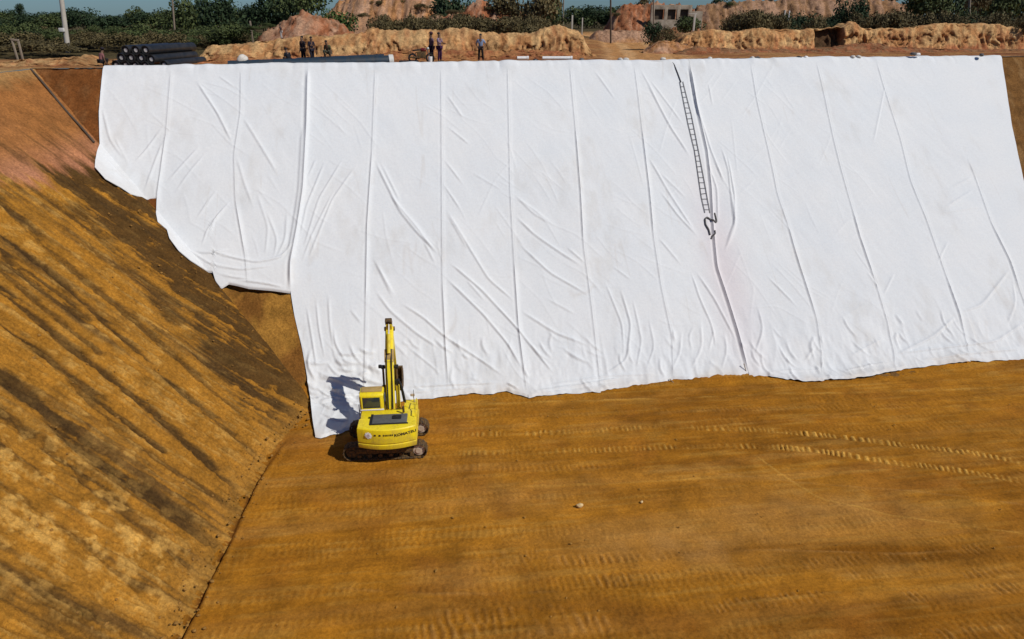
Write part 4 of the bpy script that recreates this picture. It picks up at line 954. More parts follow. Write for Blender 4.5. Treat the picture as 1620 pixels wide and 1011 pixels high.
# pale ruin
p = at(1047, 30, 108); zt = at(1047, 10, 108).z
e = empty('ruined_wall', (p.x, 102, 0), .1, 'pale roofless ruin wall with dark window openings on the mound', 'ruin')
m = MB(); W2 = 2.6
for x, w in ((-W2, .5), (-.75, .45), (1.0, .45), (W2, .5)): m.box((x, 0, zt/2), (w, .35, zt+.2), bev=.03)
m.box((0, 0, zt-.18), (5.6, .34, .55), bev=.04).box((0, 0, zt*.30), (5.6, .33, zt*.6), bev=.04)
m.box((3.6, 0, zt*.42), (1.6, .3, zt*.84), bev=.03)
m.build('wall', plain('weathered_ruin_wall', (.36, .30, .23), .95, 0, .8, 1.5, (.16, .11, .07)), e)
for x in (-1.6, .12, 1.85): MB().box((x, .35, zt*.7), (1.2, .1, zt*.45)).build('dark_opening_slab', M['bark'], e)  # dark slabs behind the openings stand in for their shade

# ==================================================================== PIPES
pd = Vector((.93, .37, 0)).normalized()          # the pipes run away to the right
Yp = crest_y(at(210, 95, 48).x)+1.3
def stack_pipe(u, v, label, k, L):
    a = at(u, v, Yp); r = .30
    e = empty('plastic_pipe', a, 0, label, 'pipe', 'pipes of the black pipe stack')
    d_ = Vector((.16, .99, 0)).normalized()
    MB().ring((0, 0, 0), d_*L, r, r*.86, 26).build('pipe_wall', M['hdpe'], e)
    MB().cyl(d_*.07, d_*.10, r*.855, n=22).build('end_disc', M['black'], e)
    MB().cyl(d_*.055, d_*.068, r*.42, n=16).build('end_plug', M['pipecap'], e)
    return e
lab = {(0, 0): 'leftmost of the three top pipes in the black pipe stack', (0, 1): 'middle one of the three top pipes in the black pipe stack', (0, 2): 'rightmost of the three top pipes in the black pipe stack',
       (1, 0): 'leftmost pipe in the middle row of the black pipe stack', (1, 1): 'second pipe from the left in the middle row of the stack', (1, 2): 'third pipe from the left in the middle row of the stack', (1, 3): 'rightmost pipe in the middle row of the black pipe stack',
       (2, 0): 'leftmost pipe in the bottom row of the black pipe stack', (2, 1): 'second pipe from the left in the bottom row of the stack', (2, 2): 'third pipe from the left in the bottom row of the stack', (2, 3): 'bottom row pipe nearly hidden by the fabric edge under the stack', (2, 4): 'lone pipe on the ground at the right foot of the stack'}
rows = [[(198, 79.5), (214, 79.5), (229.5, 79.5)], [(191, 91.5), (206.5, 91.5), (222.5, 92), (238.5, 94)], [(183, 103), (198, 103), (213, 103.5), (229, 104), (259, 103)]]
for i, row in enumerate(rows):
    for j, (u, v) in enumerate(row): stack_pipe(u, v, lab[(i, j)], i, 4.6+.4*((i+j) % 3))
# long pipe along the crest
def long_pipe(u0, v0, u1, v1, Y0, Y1, r, label, mat, endcap=None, holder=None):
    a = at(u0, v0, Y0); b = at(u1, v1, Y1)
    e = empty('plastic_pipe', a, 0, label, 'pipe')
    d = b-a; n = d.normalized()
    MB().ring((0, 0, 0), d, r, r*.88, 22).build('pipe_wall', M[mat], e)
    MB().cyl(n*.05, d-n*.05, r*.87, n=20).build('pipe_core', M['black'], e)
    for q in np.linspace(.12, .92, 6): MB().ring(d*q-n*.05, d*q+n*.05, r*1.05, r*.99, 22).build('joint_band', M[mat], e)
    if endcap: MB().cyl(d+n*.0, d+n*.33, r*1.12, n=20, bev=.02).build('end_cap', M[endcap], e)
    return e
c1 = crest_y(at(500, 98, 48).x)
long_pipe(362, 106, 615, 97, c1-.7, c1+2.0, .40, 'long black pipe along the crest with a white end collar', 'hdpe2', 'pipecap')
long_pipe(470, 98, 608, 92, c1+1.9, c1+2.9, .28, 'second black pipe lying behind the long capped pipe', 'hdpe2')
long_pipe(632, 99.5, 662, 99, c1+2.4, c1+2.4, .16, 'short black pipe on the crest left of the motorbike', 'hdpe')
c2 = crest_y(at(860, 98, 49).x)
for u0, u1, lb in ((818, 836, 'short white pipe length at the left end of the white pipes on the crest'), (858, 905, 'longer white pipe lying along the crest left of the road')):
    a = at(u0, 97, c2+1.0); b = at(u1, 97, c2+1.1); a.z = max(a.z, .25); b.z = max(b.z, .25); e = empty('white_pipe', a, 0, lb, 'pipe')
    MB().ring((0, 0, 0), b-a, .13, .11, 16).build('pipe_wall', M['white'], e)
    n = (b-a).normalized(); MB().cyl(n*.03, n*.05, .11, n=12).build('dark_bore_disc', M['black'], e)  # black disc stands in for the shaded hollow of the pipe
    MB().ring((b-a)-n*.12, (b-a)+n*.01, .15, .125, 16).build('socket', M['white'], e)
def lump(u, v, s, label, mat, name='sandbag', cat='sandbag', seed=0):
    Y = crest_y(at(u, v, 50).x)+.75; p = at(u, v, Y); p.z = max(p.z, s[2]*.5+.06)
    m = MB().ball(p, s, 3, (0, 0, seed*.7), .07, seed)
    o = m.build(name, M[mat], smooth=True); return tag(o, label, cat)
lump(847, 98, (.22, .15, .12), 'dark bundle lying between the two white pipes', 'hdpe', 'bundle', 'bundle', 1)
lump(920, 98, (.3, .18, .13), 'dark bundle at the right end of the white pipes', 'rope', 'bundle', 'bundle', 2)
for i, (u, v, mt, lb) in enumerate([(981, 98, 'bag', 'pale sandbag on the crest at the left edge of the dirt road'), (990, 98, 'bag', 'pale sandbag just right of the one at the road edge'), (1049, 95, 'bag', 'pale sandbag on the crest above the rope ladder'), (1123, 93.5, 'bag', 'pale sandbag on the crest right of the ladder'),
        (1190, 92, 'bag', 'pale sandbag at the top of the second seam right of the ladder'), (1198, 92, 'rope', 'dark sandbag touching the pale one right of the ladder'), (1264, 92, 'hdpe', 'black sandbag left of a white one below the bank notch'), (1275, 91.5, 'white', 'white sandbag right of a black one below the bank notch'),
        (1349, 90, 'bag', 'left pale sandbag of a pair right of the bank notch'), (1358, 90, 'bag', 'right pale sandbag of a pair right of the bank notch'), (1445, 85, 'rope', 'dark sandbag near the right part of the crest'), (1452, 86, 'white', 'white sandbag beside a dark one near the right part of the crest'), (1553, 87, 'rope', 'flat dark sandbag close to the right corner of the fabric')]):
    lump(u, v, (.24, .17, .12), lb, mt, seed=i+3)
lump(384, 95, (.38, .3, .36), 'pale pointed rock on the crest above the left end of the long pipe', 'bag', 'rock', 'rock', 23)

# ==================================================================== PEOPLE
def skin_mesh(nodes, edges, sub=1):
    """nodes: name -> (position, radius); grows one continuous surface"""
    me = bpy.data.meshes.new('s'); names = list(nodes); ix = {n: i for i, n in enumerate(names)}
    me.from_pydata([tuple(nodes[n][0]) for n in names], [(ix[a], ix[b]) for a, b in edges], [])
    o = bpy.data.objects.new('s', me); COL.objects.link(o)
    md = o.modifiers.new('k', 'SKIN'); md.use_smooth_shade = True
    for n in names:
        r_ = nodes[n][1]; v = me.skin_vertices[0].data[ix[n]]; v.radius = (r_, r_) if not isinstance(r_, tuple) else r_
    me.skin_vertices[0].data[0].use_root = True
    ss_ = o.modifiers.new('u', 'SUBSURF'); ss_.levels = sub; ss_.render_levels = sub
    dg = bpy.context.evaluated_depsgraph_get(); out = bpy.data.meshes.new_from_object(o.evaluated_get(dg))
    bpy.data.objects.remove(o); out.materials.clear(); return out
CLOTH = {}
def cloth(col):
    k = tuple(col)
    if k not in CLOTH: CLOTH[k] = plain('cloth', col, .9, 0, .4, 9, None, .1)
    return CLOTH[k]
def person(loc, rz, pose, shirt, trousers, label, hat=None, scale=1.0, arms='down'):
    V_ = Vector
    e = empty('person', loc, rz, label, 'person'); e.scale = (scale,)*3
    J = {}
    if pose == 'stand':
        pel = V_((0, 0, .93)); che = V_((0, .01, 1.28)); nk = V_((0, .01, 1.47)); legs = [((s*.10, 0, .88), (s*.12, .03, .49), (s*.13+s*.02, -.02, .08), (s*.16, .14, .035)) for s in (-1, 1)]
    elif pose == 'stride':
        pel = V_((0, 0, .92)); che = V_((0, .05, 1.26)); nk = V_((0, .08, 1.45)); legs = [((s*.10, 0, .87), (s*.12, .10*s+.04, .48), (s*.13, .16*s-.03, .08), (s*.14, .16*s+.12, .035)) for s in (-1, 1)]
    elif pose == 'bend':
        pel = V_((0, -.12, .86)); che = V_((0, .18, 1.08)); nk = V_((0, .34, 1.14)); legs = [((s*.10, -.12, .82), (s*.13, .02, .46), (s*.14, -.06, .08), (s*.15, .10, .035)) for s in (-1, 1)]
    else:   # crouch / sit
        pel = V_((0, -.10, .34)); che = V_((0, .06, .66)); nk = V_((0, .12, .83)); legs = [((s*.11, -.08, .33), (s*.20, .33, .48), (s*.17, .12, .08), (s*.18, .27, .035)) for s in (-1, 1)]
    up = (nk-che).normalized(); fwd = V_((0, 1, 0)); hd = nk+up*.12; tp = nk+up*.26
    N = {'pel': (pel, (.15, .11)), 'wai': (pel.lerp(che, .45), (.13, .095)), 'che': (che, (.16, .115)), 'nkb': (nk, .065), 'hd': (hd+fwd*.015, .088), 'tp': (tp, .082)}
    E_ = [('pel', 'wai'), ('wai', 'che'), ('che', 'nkb'), ('nkb', 'hd'), ('hd', 'tp')]
    N['nose'] = (hd+fwd*.105+up*.02, .016); E_.append(('hd', 'nose'))
    shirtN = {k: (N[k][0], tuple(x*1.13 for x in N[k][1])) for k in ('pel', 'wai', 'che')}; shirtN['nkb'] = (nk-up*.03, .075); shirtE = [('wai', 'pel'), ('wai', 'che'), ('che', 'nkb')]
    trN = {'pel': (pel-up*.02, (.165, .125))}; trE = []
    for s in (-1, 1):
        k = 'L' if s < 0 else 'R'
        sh = che+V_((s*.19, 0, .10)) if pose != 'bend' else che+V_((s*.19, .06, .04))
        if arms == 'hips': el = sh+V_((s*.14, -.06, -.26)); wr = el+V_((-s*.13, .12, -.18))
        elif arms == 'fwd': el = sh+V_((s*.05, .12, -.24)); wr = el+V_((-s*.04, .22, -.04))
        else: el = sh+V_((s*.05, -.01, -.29)); wr = el+V_((s*.01, .07, -.25))
        ha = wr+(wr-el).normalized()*.07
        N.update({'sh'+k: (sh, .062), 'el'+k: (el, .043), 'wr'+k: (wr, .028), 'ha'+k: (ha, (.038, .02))}); E_ += [('che', 'sh'+k), ('sh'+k, 'el'+k), ('el'+k, 'wr'+k), ('wr'+k, 'ha'+k)]
        d = (wr-el).normalized(); sd = d.cross(V_((0, 1, 0)) if abs(d.y) < .8 else V_((0, 0, 1))).normalized()
        for f in range(4):
            b = ha+sd*(.024-.016*f)+d*.02; L = (.062, .072, .068, .052)[f]
            N['f%d%s' % (f, k)] = (b, .0095); N['g%d%s' % (f, k)] = (b+d*L*.6+fwd*.012, .009); N['h%d%s' % (f, k)] = (b+d*L+fwd*.034, .0075); E_ += [('ha'+k, 'f%d%s' % (f, k)), ('f%d%s' % (f, k), 'g%d%s' % (f, k)), ('g%d%s' % (f, k), 'h%d%s' % (f, k))]
        N['t'+k] = (wr+d*.035+fwd*.035, .011); N['u'+k] = (wr+d*.075+fwd*.05, .009); E_ += [('wr'+k, 't'+k), ('t'+k, 'u'+k)]
        shirtN.update({'sh'+k: (sh, .075), 'el'+k: (sh.lerp(el, .85), .062)}); shirtE += [('che', 'sh'+k), ('sh'+k, 'el'+k)]
        hp, kn, an, to = [V_(q) for q in legs[0 if s < 0 else 1]]
        N.update({'hp'+k: (hp, .088), 'kn'+k: (kn, .06), 'an'+k: (an, .042), 'to'+k: (to, (.045, .03))}); E_ += [('pel', 'hp'+k), ('hp'+k, 'kn'+k), ('kn'+k, 'an'+k), ('an'+k, 'to'+k)]
        trN.update({'hp'+k: (hp, .104), 'kn'+k: (kn, .078), 'an'+k: (an+V_((0, 0, .03)), .066)}); trE += [('pel', 'hp'+k), ('hp'+k, 'kn'+k), ('kn'+k, 'an'+k)]
    link('body', skin_mesh(N, E_), M['skin'], e)
    link('shirt', skin_mesh(shirtN, shirtE), cloth(shirt), e)
    link('trousers', skin_mesh(trN, trE), cloth(trousers), e)
    m = MB()
    for q in legs: m.ball((q[3][0], q[3][1]-.05, .05), (.055, .13, .05), 2)
    m.build('shoes', M['black'], e)
    for s in (-1, 1): MB().ball(hd+V_((s*.033, .088, .035)), (.013, .008, .01), 1).build('eye', M['black'], e)
    MB().ball(hd+V_((0, .09, -.045)), (.025, .008, .006), 1).build('mouth', M['ink'], e)
    for s in (-1, 1): MB().ball(hd+V_((s*.092, 0, .01)), (.014, .025, .033), 1).build('ear', M['skin'], e)
    MB().ball(tp+V_((0, -.022, -.02)), (.098, .108, .078), 2).build('hair', M['hair'], e)
    if hat:
        m = MB().ball(tp+V_((0, -.005, .035)), (.112, .125, .085), 2); m.cyl(tp+V_((0, .02, .0)), tp+V_((0, .02, .02)), .17, n=16); m.build('hat', cloth(hat), e)
    return e
def ground_pt(u, Y, v=100):
    p = at(u, v, Y); return (p.x, Y, .03)
def cyl_y(u): return crest_y(at(u, 100, 49).x)
person(ground_pt(162, cyl_y(162)+1.5), -.6, 'crouch', (.25, .11, .11), (.02, .018, .02), 'crouching person in dull red at the left end of the pipe stack', hat=(.03, .025, .03))
person(ground_pt(482, cyl_y(482)+2.4), 2.6, 'stand', (.02, .018, .025), (.018, .018, .024), 'left one of two dark-clothed people standing behind the long pipe')
person(ground_pt(495, cyl_y(495)+2.0), -2.4, 'stride', (.022, .02, .032), (.02, .02, .03), 'right one of two dark-clothed people standing behind the long pipe')
person(ground_pt(457, cyl_y(457)+.95), .8, 'crouch', (.016, .017, .022), (.02, .02, .025), 'person in black crouching in front of the long pipe', scale=.95)
p = ground_pt(521, c1+1.9); person((p[0], p[1], .42), 2.9, 'crouch', (.10, .10, .05), (.07, .07, .05), 'person in khaki sitting on top of the long pipe')
p = at(446, 62, 62.5); person((p.x, 62.5, max(p.z, .5)), 1.5, 'stand', (.03, .025, .035), (.42, .38, .36), 'person in pale trousers standing far back on the bank by the small mound', scale=.62 if False else .68)
person(ground_pt(684, cyl_y(684)+2.2), 2.2, 'stand', (.14, .085, .12), (.045, .022, .045), 'person in dark mauve shirt behind the motorbike', hat=(.08, .04, .05), scale=1.1)
person(ground_pt(696, cyl_y(696)+1.5), -2.0, 'stand', (.24, .17, .24), (.05, .018, .055), 'person in pale mauve shirt and plum trousers right of the motorbike', scale=1.12, arms='fwd')
person(ground_pt(761, cyl_y(761)+1.3), 3.05, 'stand', (.22, .28, .42), (.02, .015, .016), 'person in light blue shirt and black trousers standing alone on the crest', scale=1.06, arms='hips')
# bucket
p = ground_pt(681, cyl_y(681)+.8); e = empty('bucket', p, 0, 'small white bucket beside the motorbike wheel', 'bucket')
MB().cyl((0, 0, 0), (0, 0, .42), .13, .16, n=18, bev=.01).build('tub', M['white'], e); MB().tube([(.16*math.cos(a), 0, .42+.14*math.sin(a)) for a in np.linspace(0, math.pi, 9)], .008, 5).build('handle', M['steel'], e)
# motorbike
p = ground_pt(667, cyl_y(667)+1.5); e = empty('motorbike', p, .1, 'dark red motorbike parked on the crest in front of two people', 'motorbike')
for x in (-.62, .62):
    w = MB().ring((x, -.07, .30), (x, .07, .30), .32, .2, 24).build('wheel', M['black'], e)
    m = MB().ring((x, -.025, .30), (x, .025, .30), .225, .2, 20).cyl((x, -.06, .3), (x, .06, .3), .04, n=10)
    for k in range(8): m.cyl((x, 0, .3), (x+.21*math.cos(k*.785), 0, .3+.21*math.sin(k*.785)), .006, n=5)
    m.build('rim', M['chrome'], w)
m = MB(); m.box((-.3, 0, .82), (.62, .22, .10), (0, -.08, 0), .04); m.build('seat', M['black'], e)
m = MB(); m.ball((.16, 0, .84), (.24, .13, .13), 3); m.build('fuel_tank', plain('dark_red_paint', (.16, .015, .015), .35), e)
m = MB(); m.box((.02, 0, .5), (.62, .3, .46), bev=.08).cyl((-.1, -.16, .33), (-.8, -.17, .36), .045, .06).build('engine', M['steel'], e)
m = MB(); m.tube([(.42, 0, .92), (.1, 0, .7), (-.35, 0, .68), (-.62, 0, .3)], .03).tube([(.35, 0, .8), (.2, 0, .4), (-.2, 0, .25), (-.62, 0, .3)], .028).build('frame', M['steel'], e)
m = MB(); m.cyl((.40, -.08, .98), (.62, -.08, .30), .026).cyl((.40, .08, .98), (.62, .08, .30), .026).build('fork', M['chrome'], e)
m = MB(); m.tube([(.28, -.36, 1.06), (.38, -.15, 1.03), (.38, .15, 1.03), (.28, .36, 1.06)], .018).build('handlebar', M['steel'], e)
MB().ball((.5, 0, .93), (.09, .09, .09), 2).build('headlight', M['pipecap'], e)
m = MB(); m.box((-.66, 0, .66), (.34, .16, .03), (0, .35, 0)).box((.62, 0, .64), (.4, .14, .02), (0, -.1, 0)).build('mudguard', M['black'], e)

# ==================================================================== EXCAVATOR
gz = -DEP
cx, cyy, _ = onz(613, 709, gz)
EX = empty('excavator', (cx+.2, cyy+.25, gz+.02), R(5), 'yellow crawler excavator standing on the pit floor in front of the white fabric', 'excavator')
# crawler tracks lie across the body
TG, TL, TH, TWD = .98, 4.0, .78, .52       # half gauge, length, height, shoe width
UA = R(-1)
und = Matrix.Translation((-.2, 0, 0)) @ Matrix.Rotation(UA, 4, 'Z')
def track(side):
    y = side*TG; r = TH/2-.02; hx = TL/2-TH/2
    root = None
    m = MB(); n = 46; P = []
    per = 4*hx+2*math.pi*r
    for k in range(n):
        s = per*k/n
        if s < 2*hx: q = (-hx+s, TH-.03, 0)
        elif s < 2*hx+math.pi*r: a = (s-2*hx)/r; q = (hx+r*math.sin(a), TH/2+r*math.cos(a), a)
        elif s < 4*hx+math.pi*r: q = (hx-(s-2*hx-math.pi*r), .03, math.pi)
        else: a = (s-4*hx-math.pi*r)/r; q = (-hx-r*math.sin(a), TH/2-r*math.cos(a), math.pi+a)
        m.box((q[0], y, q[1]), (per/n*.92, TWD, .035), (0, q[2], 0), .006, und)
        Mq = und @ Matrix.Translation((q[0], y, q[1])) @ Matrix.Rotation(q[2], 4, 'Y')
        m.box((0, 0, .03), (.025, TWD, .045), (0, 0, 0), .004, Mq)
    root = m.build('track', M['steel'], EX)
    prof = MB()
    prof.box((0, y, TH/2+.02), (2*hx-.15, TWD*.5, .30), bev=.04, M=und).box((0, y-side*.0, TH/2+.2), (1.0, TWD*.6, .16), bev=.03, M=und)
    prof.build('track_frame', M['steel'], root)
    for x, nm in ((hx, 'idler'), (-hx, 'sprocket')):
        c0 = und @ Vector((x, y-TWD*.36, TH/2)); c1_ = und @ Vector((x, y+TWD*.36, TH/2)); d = (c1_-c0).normalized()
        mm = MB().cyl(c0+d*.05, c1_-d*.05, r-.08, n=24, bev=.02).cyl(c0, c1_, .17, n=18, bev=.02); mm.build(nm, M['idler' if nm == 'idler' else 'steel'], root)
    for k in range(6):
        x = -hx+.35+k*(2*hx-.7)/5; c0 = und @ Vector((x, y-TWD*.33, .17)); c1_ = und @ Vector((x, y+TWD*.33, .17)); MB().cyl(c0, c1_, .11, n=14, bev=.015).build('roller', M['steel'], root)
track(-1); track(1)
m = MB(); m.box((0, 0, .62), (1.5, 1.5, .34), bev=.06, M=und).box((.55, 0, .55), (.4, 1.9, .26), bev=.05, M=und).box((-.55, 0, .55), (.4, 1.9, .26), bev=.05, M=und).build('undercarriage', M['steel'], EX)
MB().cyl((-.1, 0, .76), (-.1, 0, 1.0), .6, n=32).build('swing_ring', M['steel'], EX)
# upper structure
HW = 1.36
arc = lambda x, R_: -2.02+.30*(x/HW)**2      # curved tail
tail = [(x, arc(x, 0)) for x in np.linspace(-HW, HW, 15)]
MB().plan([(-HW, 1.15), (-HW, -1.0), (HW, -1.0), (HW, 1.35), (.45, 1.5), (-.3, 1.5)], 1.0, 1.22, .03).build('deck', M['yellow2'], EX)
cw = MB()
xs_ = np.linspace(-HW, HW, 25)
levels = [(1.06, .10), (1.10, .03), (1.22, .0), (1.34, .0), (1.36, .035), (1.42, .035), (1.44, .0), (2.0, -.01), (2.14, .02), (2.18, .06)]
bmx = bmesh.new(); rowsv = []
for z_, inn in levels:
    rowv = [bmx.verts.new((-HW+inn*.6, -.95, z_))]+[bmx.verts.new((x*(1-inn*.4/HW), arc(x, 0)+inn, z_)) for x in xs_]+[bmx.verts.new((HW-inn*.6, -.95, z_))]
    rowsv.append(rowv)
for a_, b_ in zip(rowsv, rowsv[1:]):
    for k in range(len(a_)-1): bmx.faces.new((a_[k], a_[k+1], b_[k+1], b_[k]))
    bmx.faces.new((a_[-1], a_[0], b_[0], b_[-1]))
bmx.faces.new(rowsv[-1]); bmx.faces.new(rowsv[0][::-1]); bmesh.ops.recalc_face_normals(bmx, faces=bmx.faces)
cw._join(bmx); CW = cw.build('counterweight', M['yellow'], EX, angle=28)
def wrap(me, x0, z0, slant=0, depth=.012):
    for v in me.vertices:
        x = x0+v.co.x; v.co = (x, arc(x, 0)-depth+(.0 if v.co.z == 0 else 0), z0+v.co.y+slant*v.co.x)
def word(txt, x0, z0, size, slant=0, stretch=1.0, bold=0.0):
    cu = bpy.data.curves.new('t', 'FONT'); cu.body = txt; cu.size = size; cu.offset = bold; cu.resolution_u = 2
    to = bpy.data.objects.new('t', cu); COL.objects.link(to); dg = bpy.context.evaluated_depsgraph_get()
    me = bpy.data.meshes.new_from_object(to.evaluated_get(dg)); bpy.data.objects.remove(to)
    b = bmesh.new(); b.from_mesh(me); bmesh.ops.triangulate(b, faces=b.faces); bmesh.ops.subdivide_edges(b, edges=b.edges, cuts=1); b.to_mesh(me); b.free()
    for v in me.vertices: v.co.x *= stretch
    wrap(me, x0, z0, slant); return link('lettering', me, M['ink'], CW)
word('KOMATSU', .36, 1.80, .19, .06, 1.12, .010)
mm = MB()                                   # a worn, unreadable line of small type to the left
for x, w in ((-.52, .11), (-.30, .11), (-.12, .06), (-.04, .06), (.04, .07), (.13, .05), (.20, .06), (.28, .07)):
    y = arc(x, 0)-.012; mm.box((x, y, 1.90), (w*.8, .012, .085), bev=.0)
mm.build('lettering', M['ink'], CW)
mm = MB()
for k in range(8):
    a = k*math.pi/4; x = -.83+.115*math.cos(a); z = 1.87+.115*math.sin(a); mm.cyl((x, arc(x, 0)-.006, z), (x, arc(x, 0)-.018, z), .062, n=12)
mm.cyl((-.83, arc(-.83, 0)+.03, 1.87), (-.83, arc(-.83, 0)-.02, 1.87), .13, n=20); mm.build('emblem', M['white'], CW)
MB().cyl((-.83, arc(-.83, 0), 1.87), (-.83, arc(-.83, 0)-.03, 1.87), .085, n=18).build('emblem', M['pinkgrey'], CW)
# engine bay with dark recessed cover, side panels
MB().box((0, -.45, 1.62), (2*HW-.06, 1.0, .80), bev=.04).build('engine_housing', M['yellow'], EX)
m = MB(); m.box((.10, -1.05, 2.17), (1.68, .80, .10), bev=.04); m.build('engine_cover', M['grey'], EX)
m = MB(); m.box((.10, -1.50, 2.17), (1.80, .07, .12), bev=.02).box((-.74, -1.05, 2.17), (.12, .85, .12), bev=.02); m.build('cover_grille', M['black'], EX)
MB().box((.45, -1.0, 2.24), (.42, .28, .08), bev=.02).build('cover_hatch', M['black'], EX)
MB().cyl((.72, -.35, 2.1), (.72, -.35, 2.42), .055, n=14).build('exhaust', M['steel'], EX)
m = MB(); m.box((1.0, .45, 1.55), (.66, 1.5, .68), bev=.05).box((1.0, -.5, 2.04), (.6, .6, .1), bev=.03).build('side_tank', M['yellow'], EX)
m = MB()
m.tube([(1.31, -.85, 1.95), (1.31, -.85, 2.36), (1.31, -.05, 2.36), (1.31, .55, 2.30), (1.31, .6, 1.9)], .025).tube([(1.31, -.05, 2.36), (1.31, -.05, 1.95)], .022).build('handrail', M['yellow2'], EX)
m = MB(); m.tube([(1.2, .9, 1.9), (1.12, .95, 2.25)], .018).box((1.1, .95, 2.28), (.22, .05, .14), bev=.02).build('mirror', M['idler'], EX)
MB().tube([(1.2, .2, 1.9), (1.22, .2, 3.0)], .012).build('aerial', M['black'], EX)
# cab
c0, c1x = -1.42, -.27; y0, y1 = .22, 1.08; zt = 2.84
cabp = [(y0, 1.22), (y0, 2.74), (y0+.10, zt), (y1-.14, zt), (y1, 2.66), (y1+.14, 2.0), (y1+.10, 1.22)]
CAB = MB().prism(cabp, c0, c1x, .04).build('cab', M['yellow'], EX)
MB().box(((c0+c1x)/2, (y0+y1)/2+.02, zt+.022), (c1x-c0-.14, y1-y0-.36, .05), bev=.02).build('roof_panel', M['tan'], CAB)
w = MB().box(((c0+c1x)/2-.02, y0-.012, 2.36), (.86, .03, .62), bev=.01).build('rear_window', M['glass'], CAB)
m = MB()
for dx in (-.46, .46): m.box(((c0+c1x)/2-.02+dx, y0-.02, 2.36), (.07, .035, .74), bev=.01)
for dz in (-.335, .335): m.box(((c0+c1x)/2-.02, y0-.02, 2.36+dz), (.86, .034, .07), bev=.01)
m.build('frame', M['yellow'], w)
MB().box((c0-.012, .7, 2.3), (.03, .8, .72), bev=.01).build('side_window', M['glass'], CAB)
MB().box((c1x+.012, .7, 2.3), (.03, .8, .72), bev=.01).build('side_window', M['glass'], CAB)
MB().box((c0-.02, .3, 1.9), (.05, .16, .05), bev=.01).build('door_handle', M['black'], CAB)
MB().box(((c0+c1x)/2, y0-.05, 1.99), (1.14, .08, .05), bev=.01).build('sill', M['white'], CAB)
m = MB(); m.tube([(c0-.05, .2, 1.3), (c0-.05, .2, 2.3)], .02).tube([(c0-.05, 1.2, 1.3), (c0-.05, 1.2, 2.3)], .02).build('grab_rail', M['black'], CAB)
# boom: foot - bend - tip
BX0 = .03
foot = (.55, 1.75); bend = (1.60, 4.30); tip = (2.75, 5.55)
boomp = [(.40, 1.62), (.36, 1.90), (.85, 3.35), (1.34, 4.38), (1.60, 4.62), (2.66, 5.68), (2.84, 5.66), (2.84, 5.46), (1.98, 4.36), (1.80, 4.0), (1.25, 3.1), (.72, 1.70)]
B = MB().prism(boomp, BX0-.20, BX0+.20, .035).build('boom', M['yellow'], EX)
m = MB(); m.prism([(1.28, 4.26), (1.50, 4.66), (1.70, 4.85), (1.92, 4.6), (1.7, 4.2)], BX0-.225, BX0+.225, .02).build('knuckle_plate', M['tan'], B)
MB().cyl((BX0-.26, 2.75, 5.55), (BX0+.26, 2.75, 5.55), .12, n=18).cyl((BX0-.3, 1.42, 3.9), (BX0+.42, 1.42, 3.9), .07, n=14).build('pin', M['steel'], B)
for s in (-1, 1):
    x = BX0+s*.33; CYL = MB().cyl((x, 1.05, 1.5), (x, 1.24, 2.85), .105, n=16).build('boom_cylinder', M['yellow2'] if s > 0 else M['steel'], EX)
    MB().cyl((x, 1.24, 2.8), (x, 1.40, 3.88), .055, n=12).build('rod', M['steel'], CYL)
    MB().cyl((x-.09, 1.41, 3.92), (x+.09, 1.41, 3.92), .11, n=14).build('rod_end', M['black'], CYL)
MB().box((BX0-.46, 1.3, 4.02), (.16, .14, .18), bev=.03).build('work_lamp', M['black'], B)
m = MB(); m.tube([(BX0+.30, 1.2, 3.1), (BX0+.52, 1.05, 3.05), (BX0+.62, .9, 2.6), (BX0+.72, .7, 2.05)], .045).tube([(BX0+.26, 1.2, 3.2), (BX0+.46, 1.1, 3.15), (BX0+.56, .95, 2.6), (BX0+.64, .8, 2.05)], .04)
m.tube([(BX0+.12, .30, 1.95), (BX0+.13, .80, 3.35), (BX0+.13, 1.28, 4.4), (BX0+.12, 1.7, 4.85)], .03).tube([(BX0-.1, .30, 1.95), (BX0-.11, .80, 3.35), (BX0-.12, 1.28, 4.4), (BX0-.1, 1.7, 4.85)], .03)
m.box((BX0+.34, 1.2, 3.1), (.2, .2, .25), bev=.03).build('hoses', M['black'], EX)
AC = MB().cyl((BX0, 1.45, 4.72), (BX0, 2.1, 5.55), .095, n=16).build('arm_cylinder', M['yellow2'], EX)
MB().cyl((BX0, 2.1, 5.5), (BX0, 2.55, 6.02), .05, n=12).build('rod', M['chrome'], AC)
armp = [(2.52, 6.16), (2.66, 6.18), (2.95, 5.62), (3.22, 4.6), (3.50, 2.75), (3.36, 2.68), (2.92, 4.4), (2.62, 5.40), (2.46, 5.9)]
ARM = MB().prism(armp, BX0-.15, BX0+.15, .03).build('arm', M['yellow2'], EX)
MB().box((BX0, 2.56, 6.08), (.34, .26, .36), (.5, 0, 0), .04).build('arm_head', M['steel'], ARM)
KC_ = MB().cyl((BX0, 3.06, 5.5), (BX0, 3.55, 4.0), .08, n=14).build('bucket_cylinder', M['yellow2'], EX)
MB().cyl((BX0, 3.55, 4.0), (BX0, 3.72, 3.3), .045, n=12).build('rod', M['chrome'], KC_)
bk = [(3.34, 2.74), (3.56, 2.72), (3.86, 2.35), (3.84, 1.75), (3.5, 1.42), (3.0, 1.40), (2.72, 1.62), (2.70, 1.66), (3.02, 1.52), (3.45, 1.56), (3.68, 1.85), (3.66, 2.2), (3.42, 2.5)]
BK = MB().prism(bk, BX0-.42, BX0+.42, .0).build('bucket', M['steel'], EX)
m = MB()
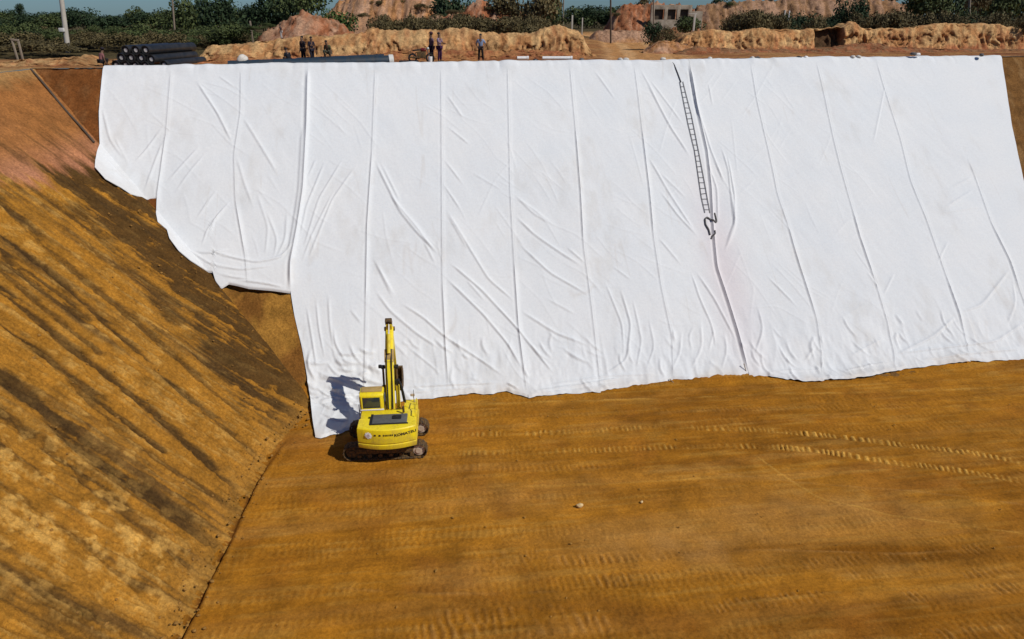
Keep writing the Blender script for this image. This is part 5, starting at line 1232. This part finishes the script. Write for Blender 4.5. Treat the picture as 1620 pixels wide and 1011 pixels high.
for s in (-1, 1): m.prism([(3.34, 2.74), (3.6, 2.7), (3.86, 2.3), (3.82, 1.75), (3.48, 1.44), (2.8, 1.55), (3.2, 2.3)], BX0+s*.42-.02, BX0+s*.42+.02, 0)
m.build('side_plate', M['steel'], BK)
for k in range(5): MB().prism([(2.74, 1.60), (2.74, 1.68), (2.5, 1.74)], BX0-.42+k*.195, BX0-.36+k*.195, 0).build('tooth', M['steel'], BK)

for b_ in [o_ for o_ in EX.children if o_.name.split('.')[0] in ('boom', 'boom_cylinder', 'arm_cylinder', 'arm', 'bucket_cylinder', 'bucket', 'hoses')]:
    for o_ in [b_]+list(b_.children):
        for v_ in o_.data.vertices:
            if v_.co.z > 1.6: v_.co.z = 1.6+(v_.co.z-1.6)*.90
# ==================================================================== LIGHT
w = bpy.data.worlds.new('World'); SC.world = w; w.use_nodes = True; nt = w.node_tree
bg = nt.nodes['Background']; sk = nt.nodes.new('ShaderNodeTexSky'); sk.sky_type = 'NISHITA'; sk.sun_disc = False
EL, AZ = 45.5, 120.0
sk.sun_elevation = R(EL); sk.sun_rotation = R(AZ); sk.altitude = 200; sk.air_density = 1.0; sk.dust_density = .4; sk.ozone_density = 2.5
mx_ = nt.nodes.new('ShaderNodeMix'); mx_.data_type = 'RGBA'; mx_.blend_type = 'MULTIPLY'; mx_.inputs[0].default_value = 1; mx_.inputs[7].default_value = (.44, .68, 1.0, 1)
nt.links.new(sk.outputs[0], mx_.inputs[6]); nt.links.new(mx_.outputs[2], bg.inputs[0]); bg.inputs[1].default_value = .055
sun = bpy.data.lights.new('sun', 'SUN'); so = bpy.data.objects.new('sun', sun); COL.objects.link(so)
sun.energy = 3.7; sun.angle = R(.55); sun.color = (1, .955, .88)
sd = Vector((math.cos(R(EL))*math.sin(R(AZ)), math.cos(R(EL))*math.cos(R(AZ)), math.sin(R(EL))))
so.rotation_euler = sd.to_track_quat('Z', 'Y').to_euler(); so.location = sd*60
SC.view_settings.view_transform = 'Standard'; SC.view_settings.look = 'None'; SC.view_settings.exposure = 0; SC.view_settings.gamma = 1
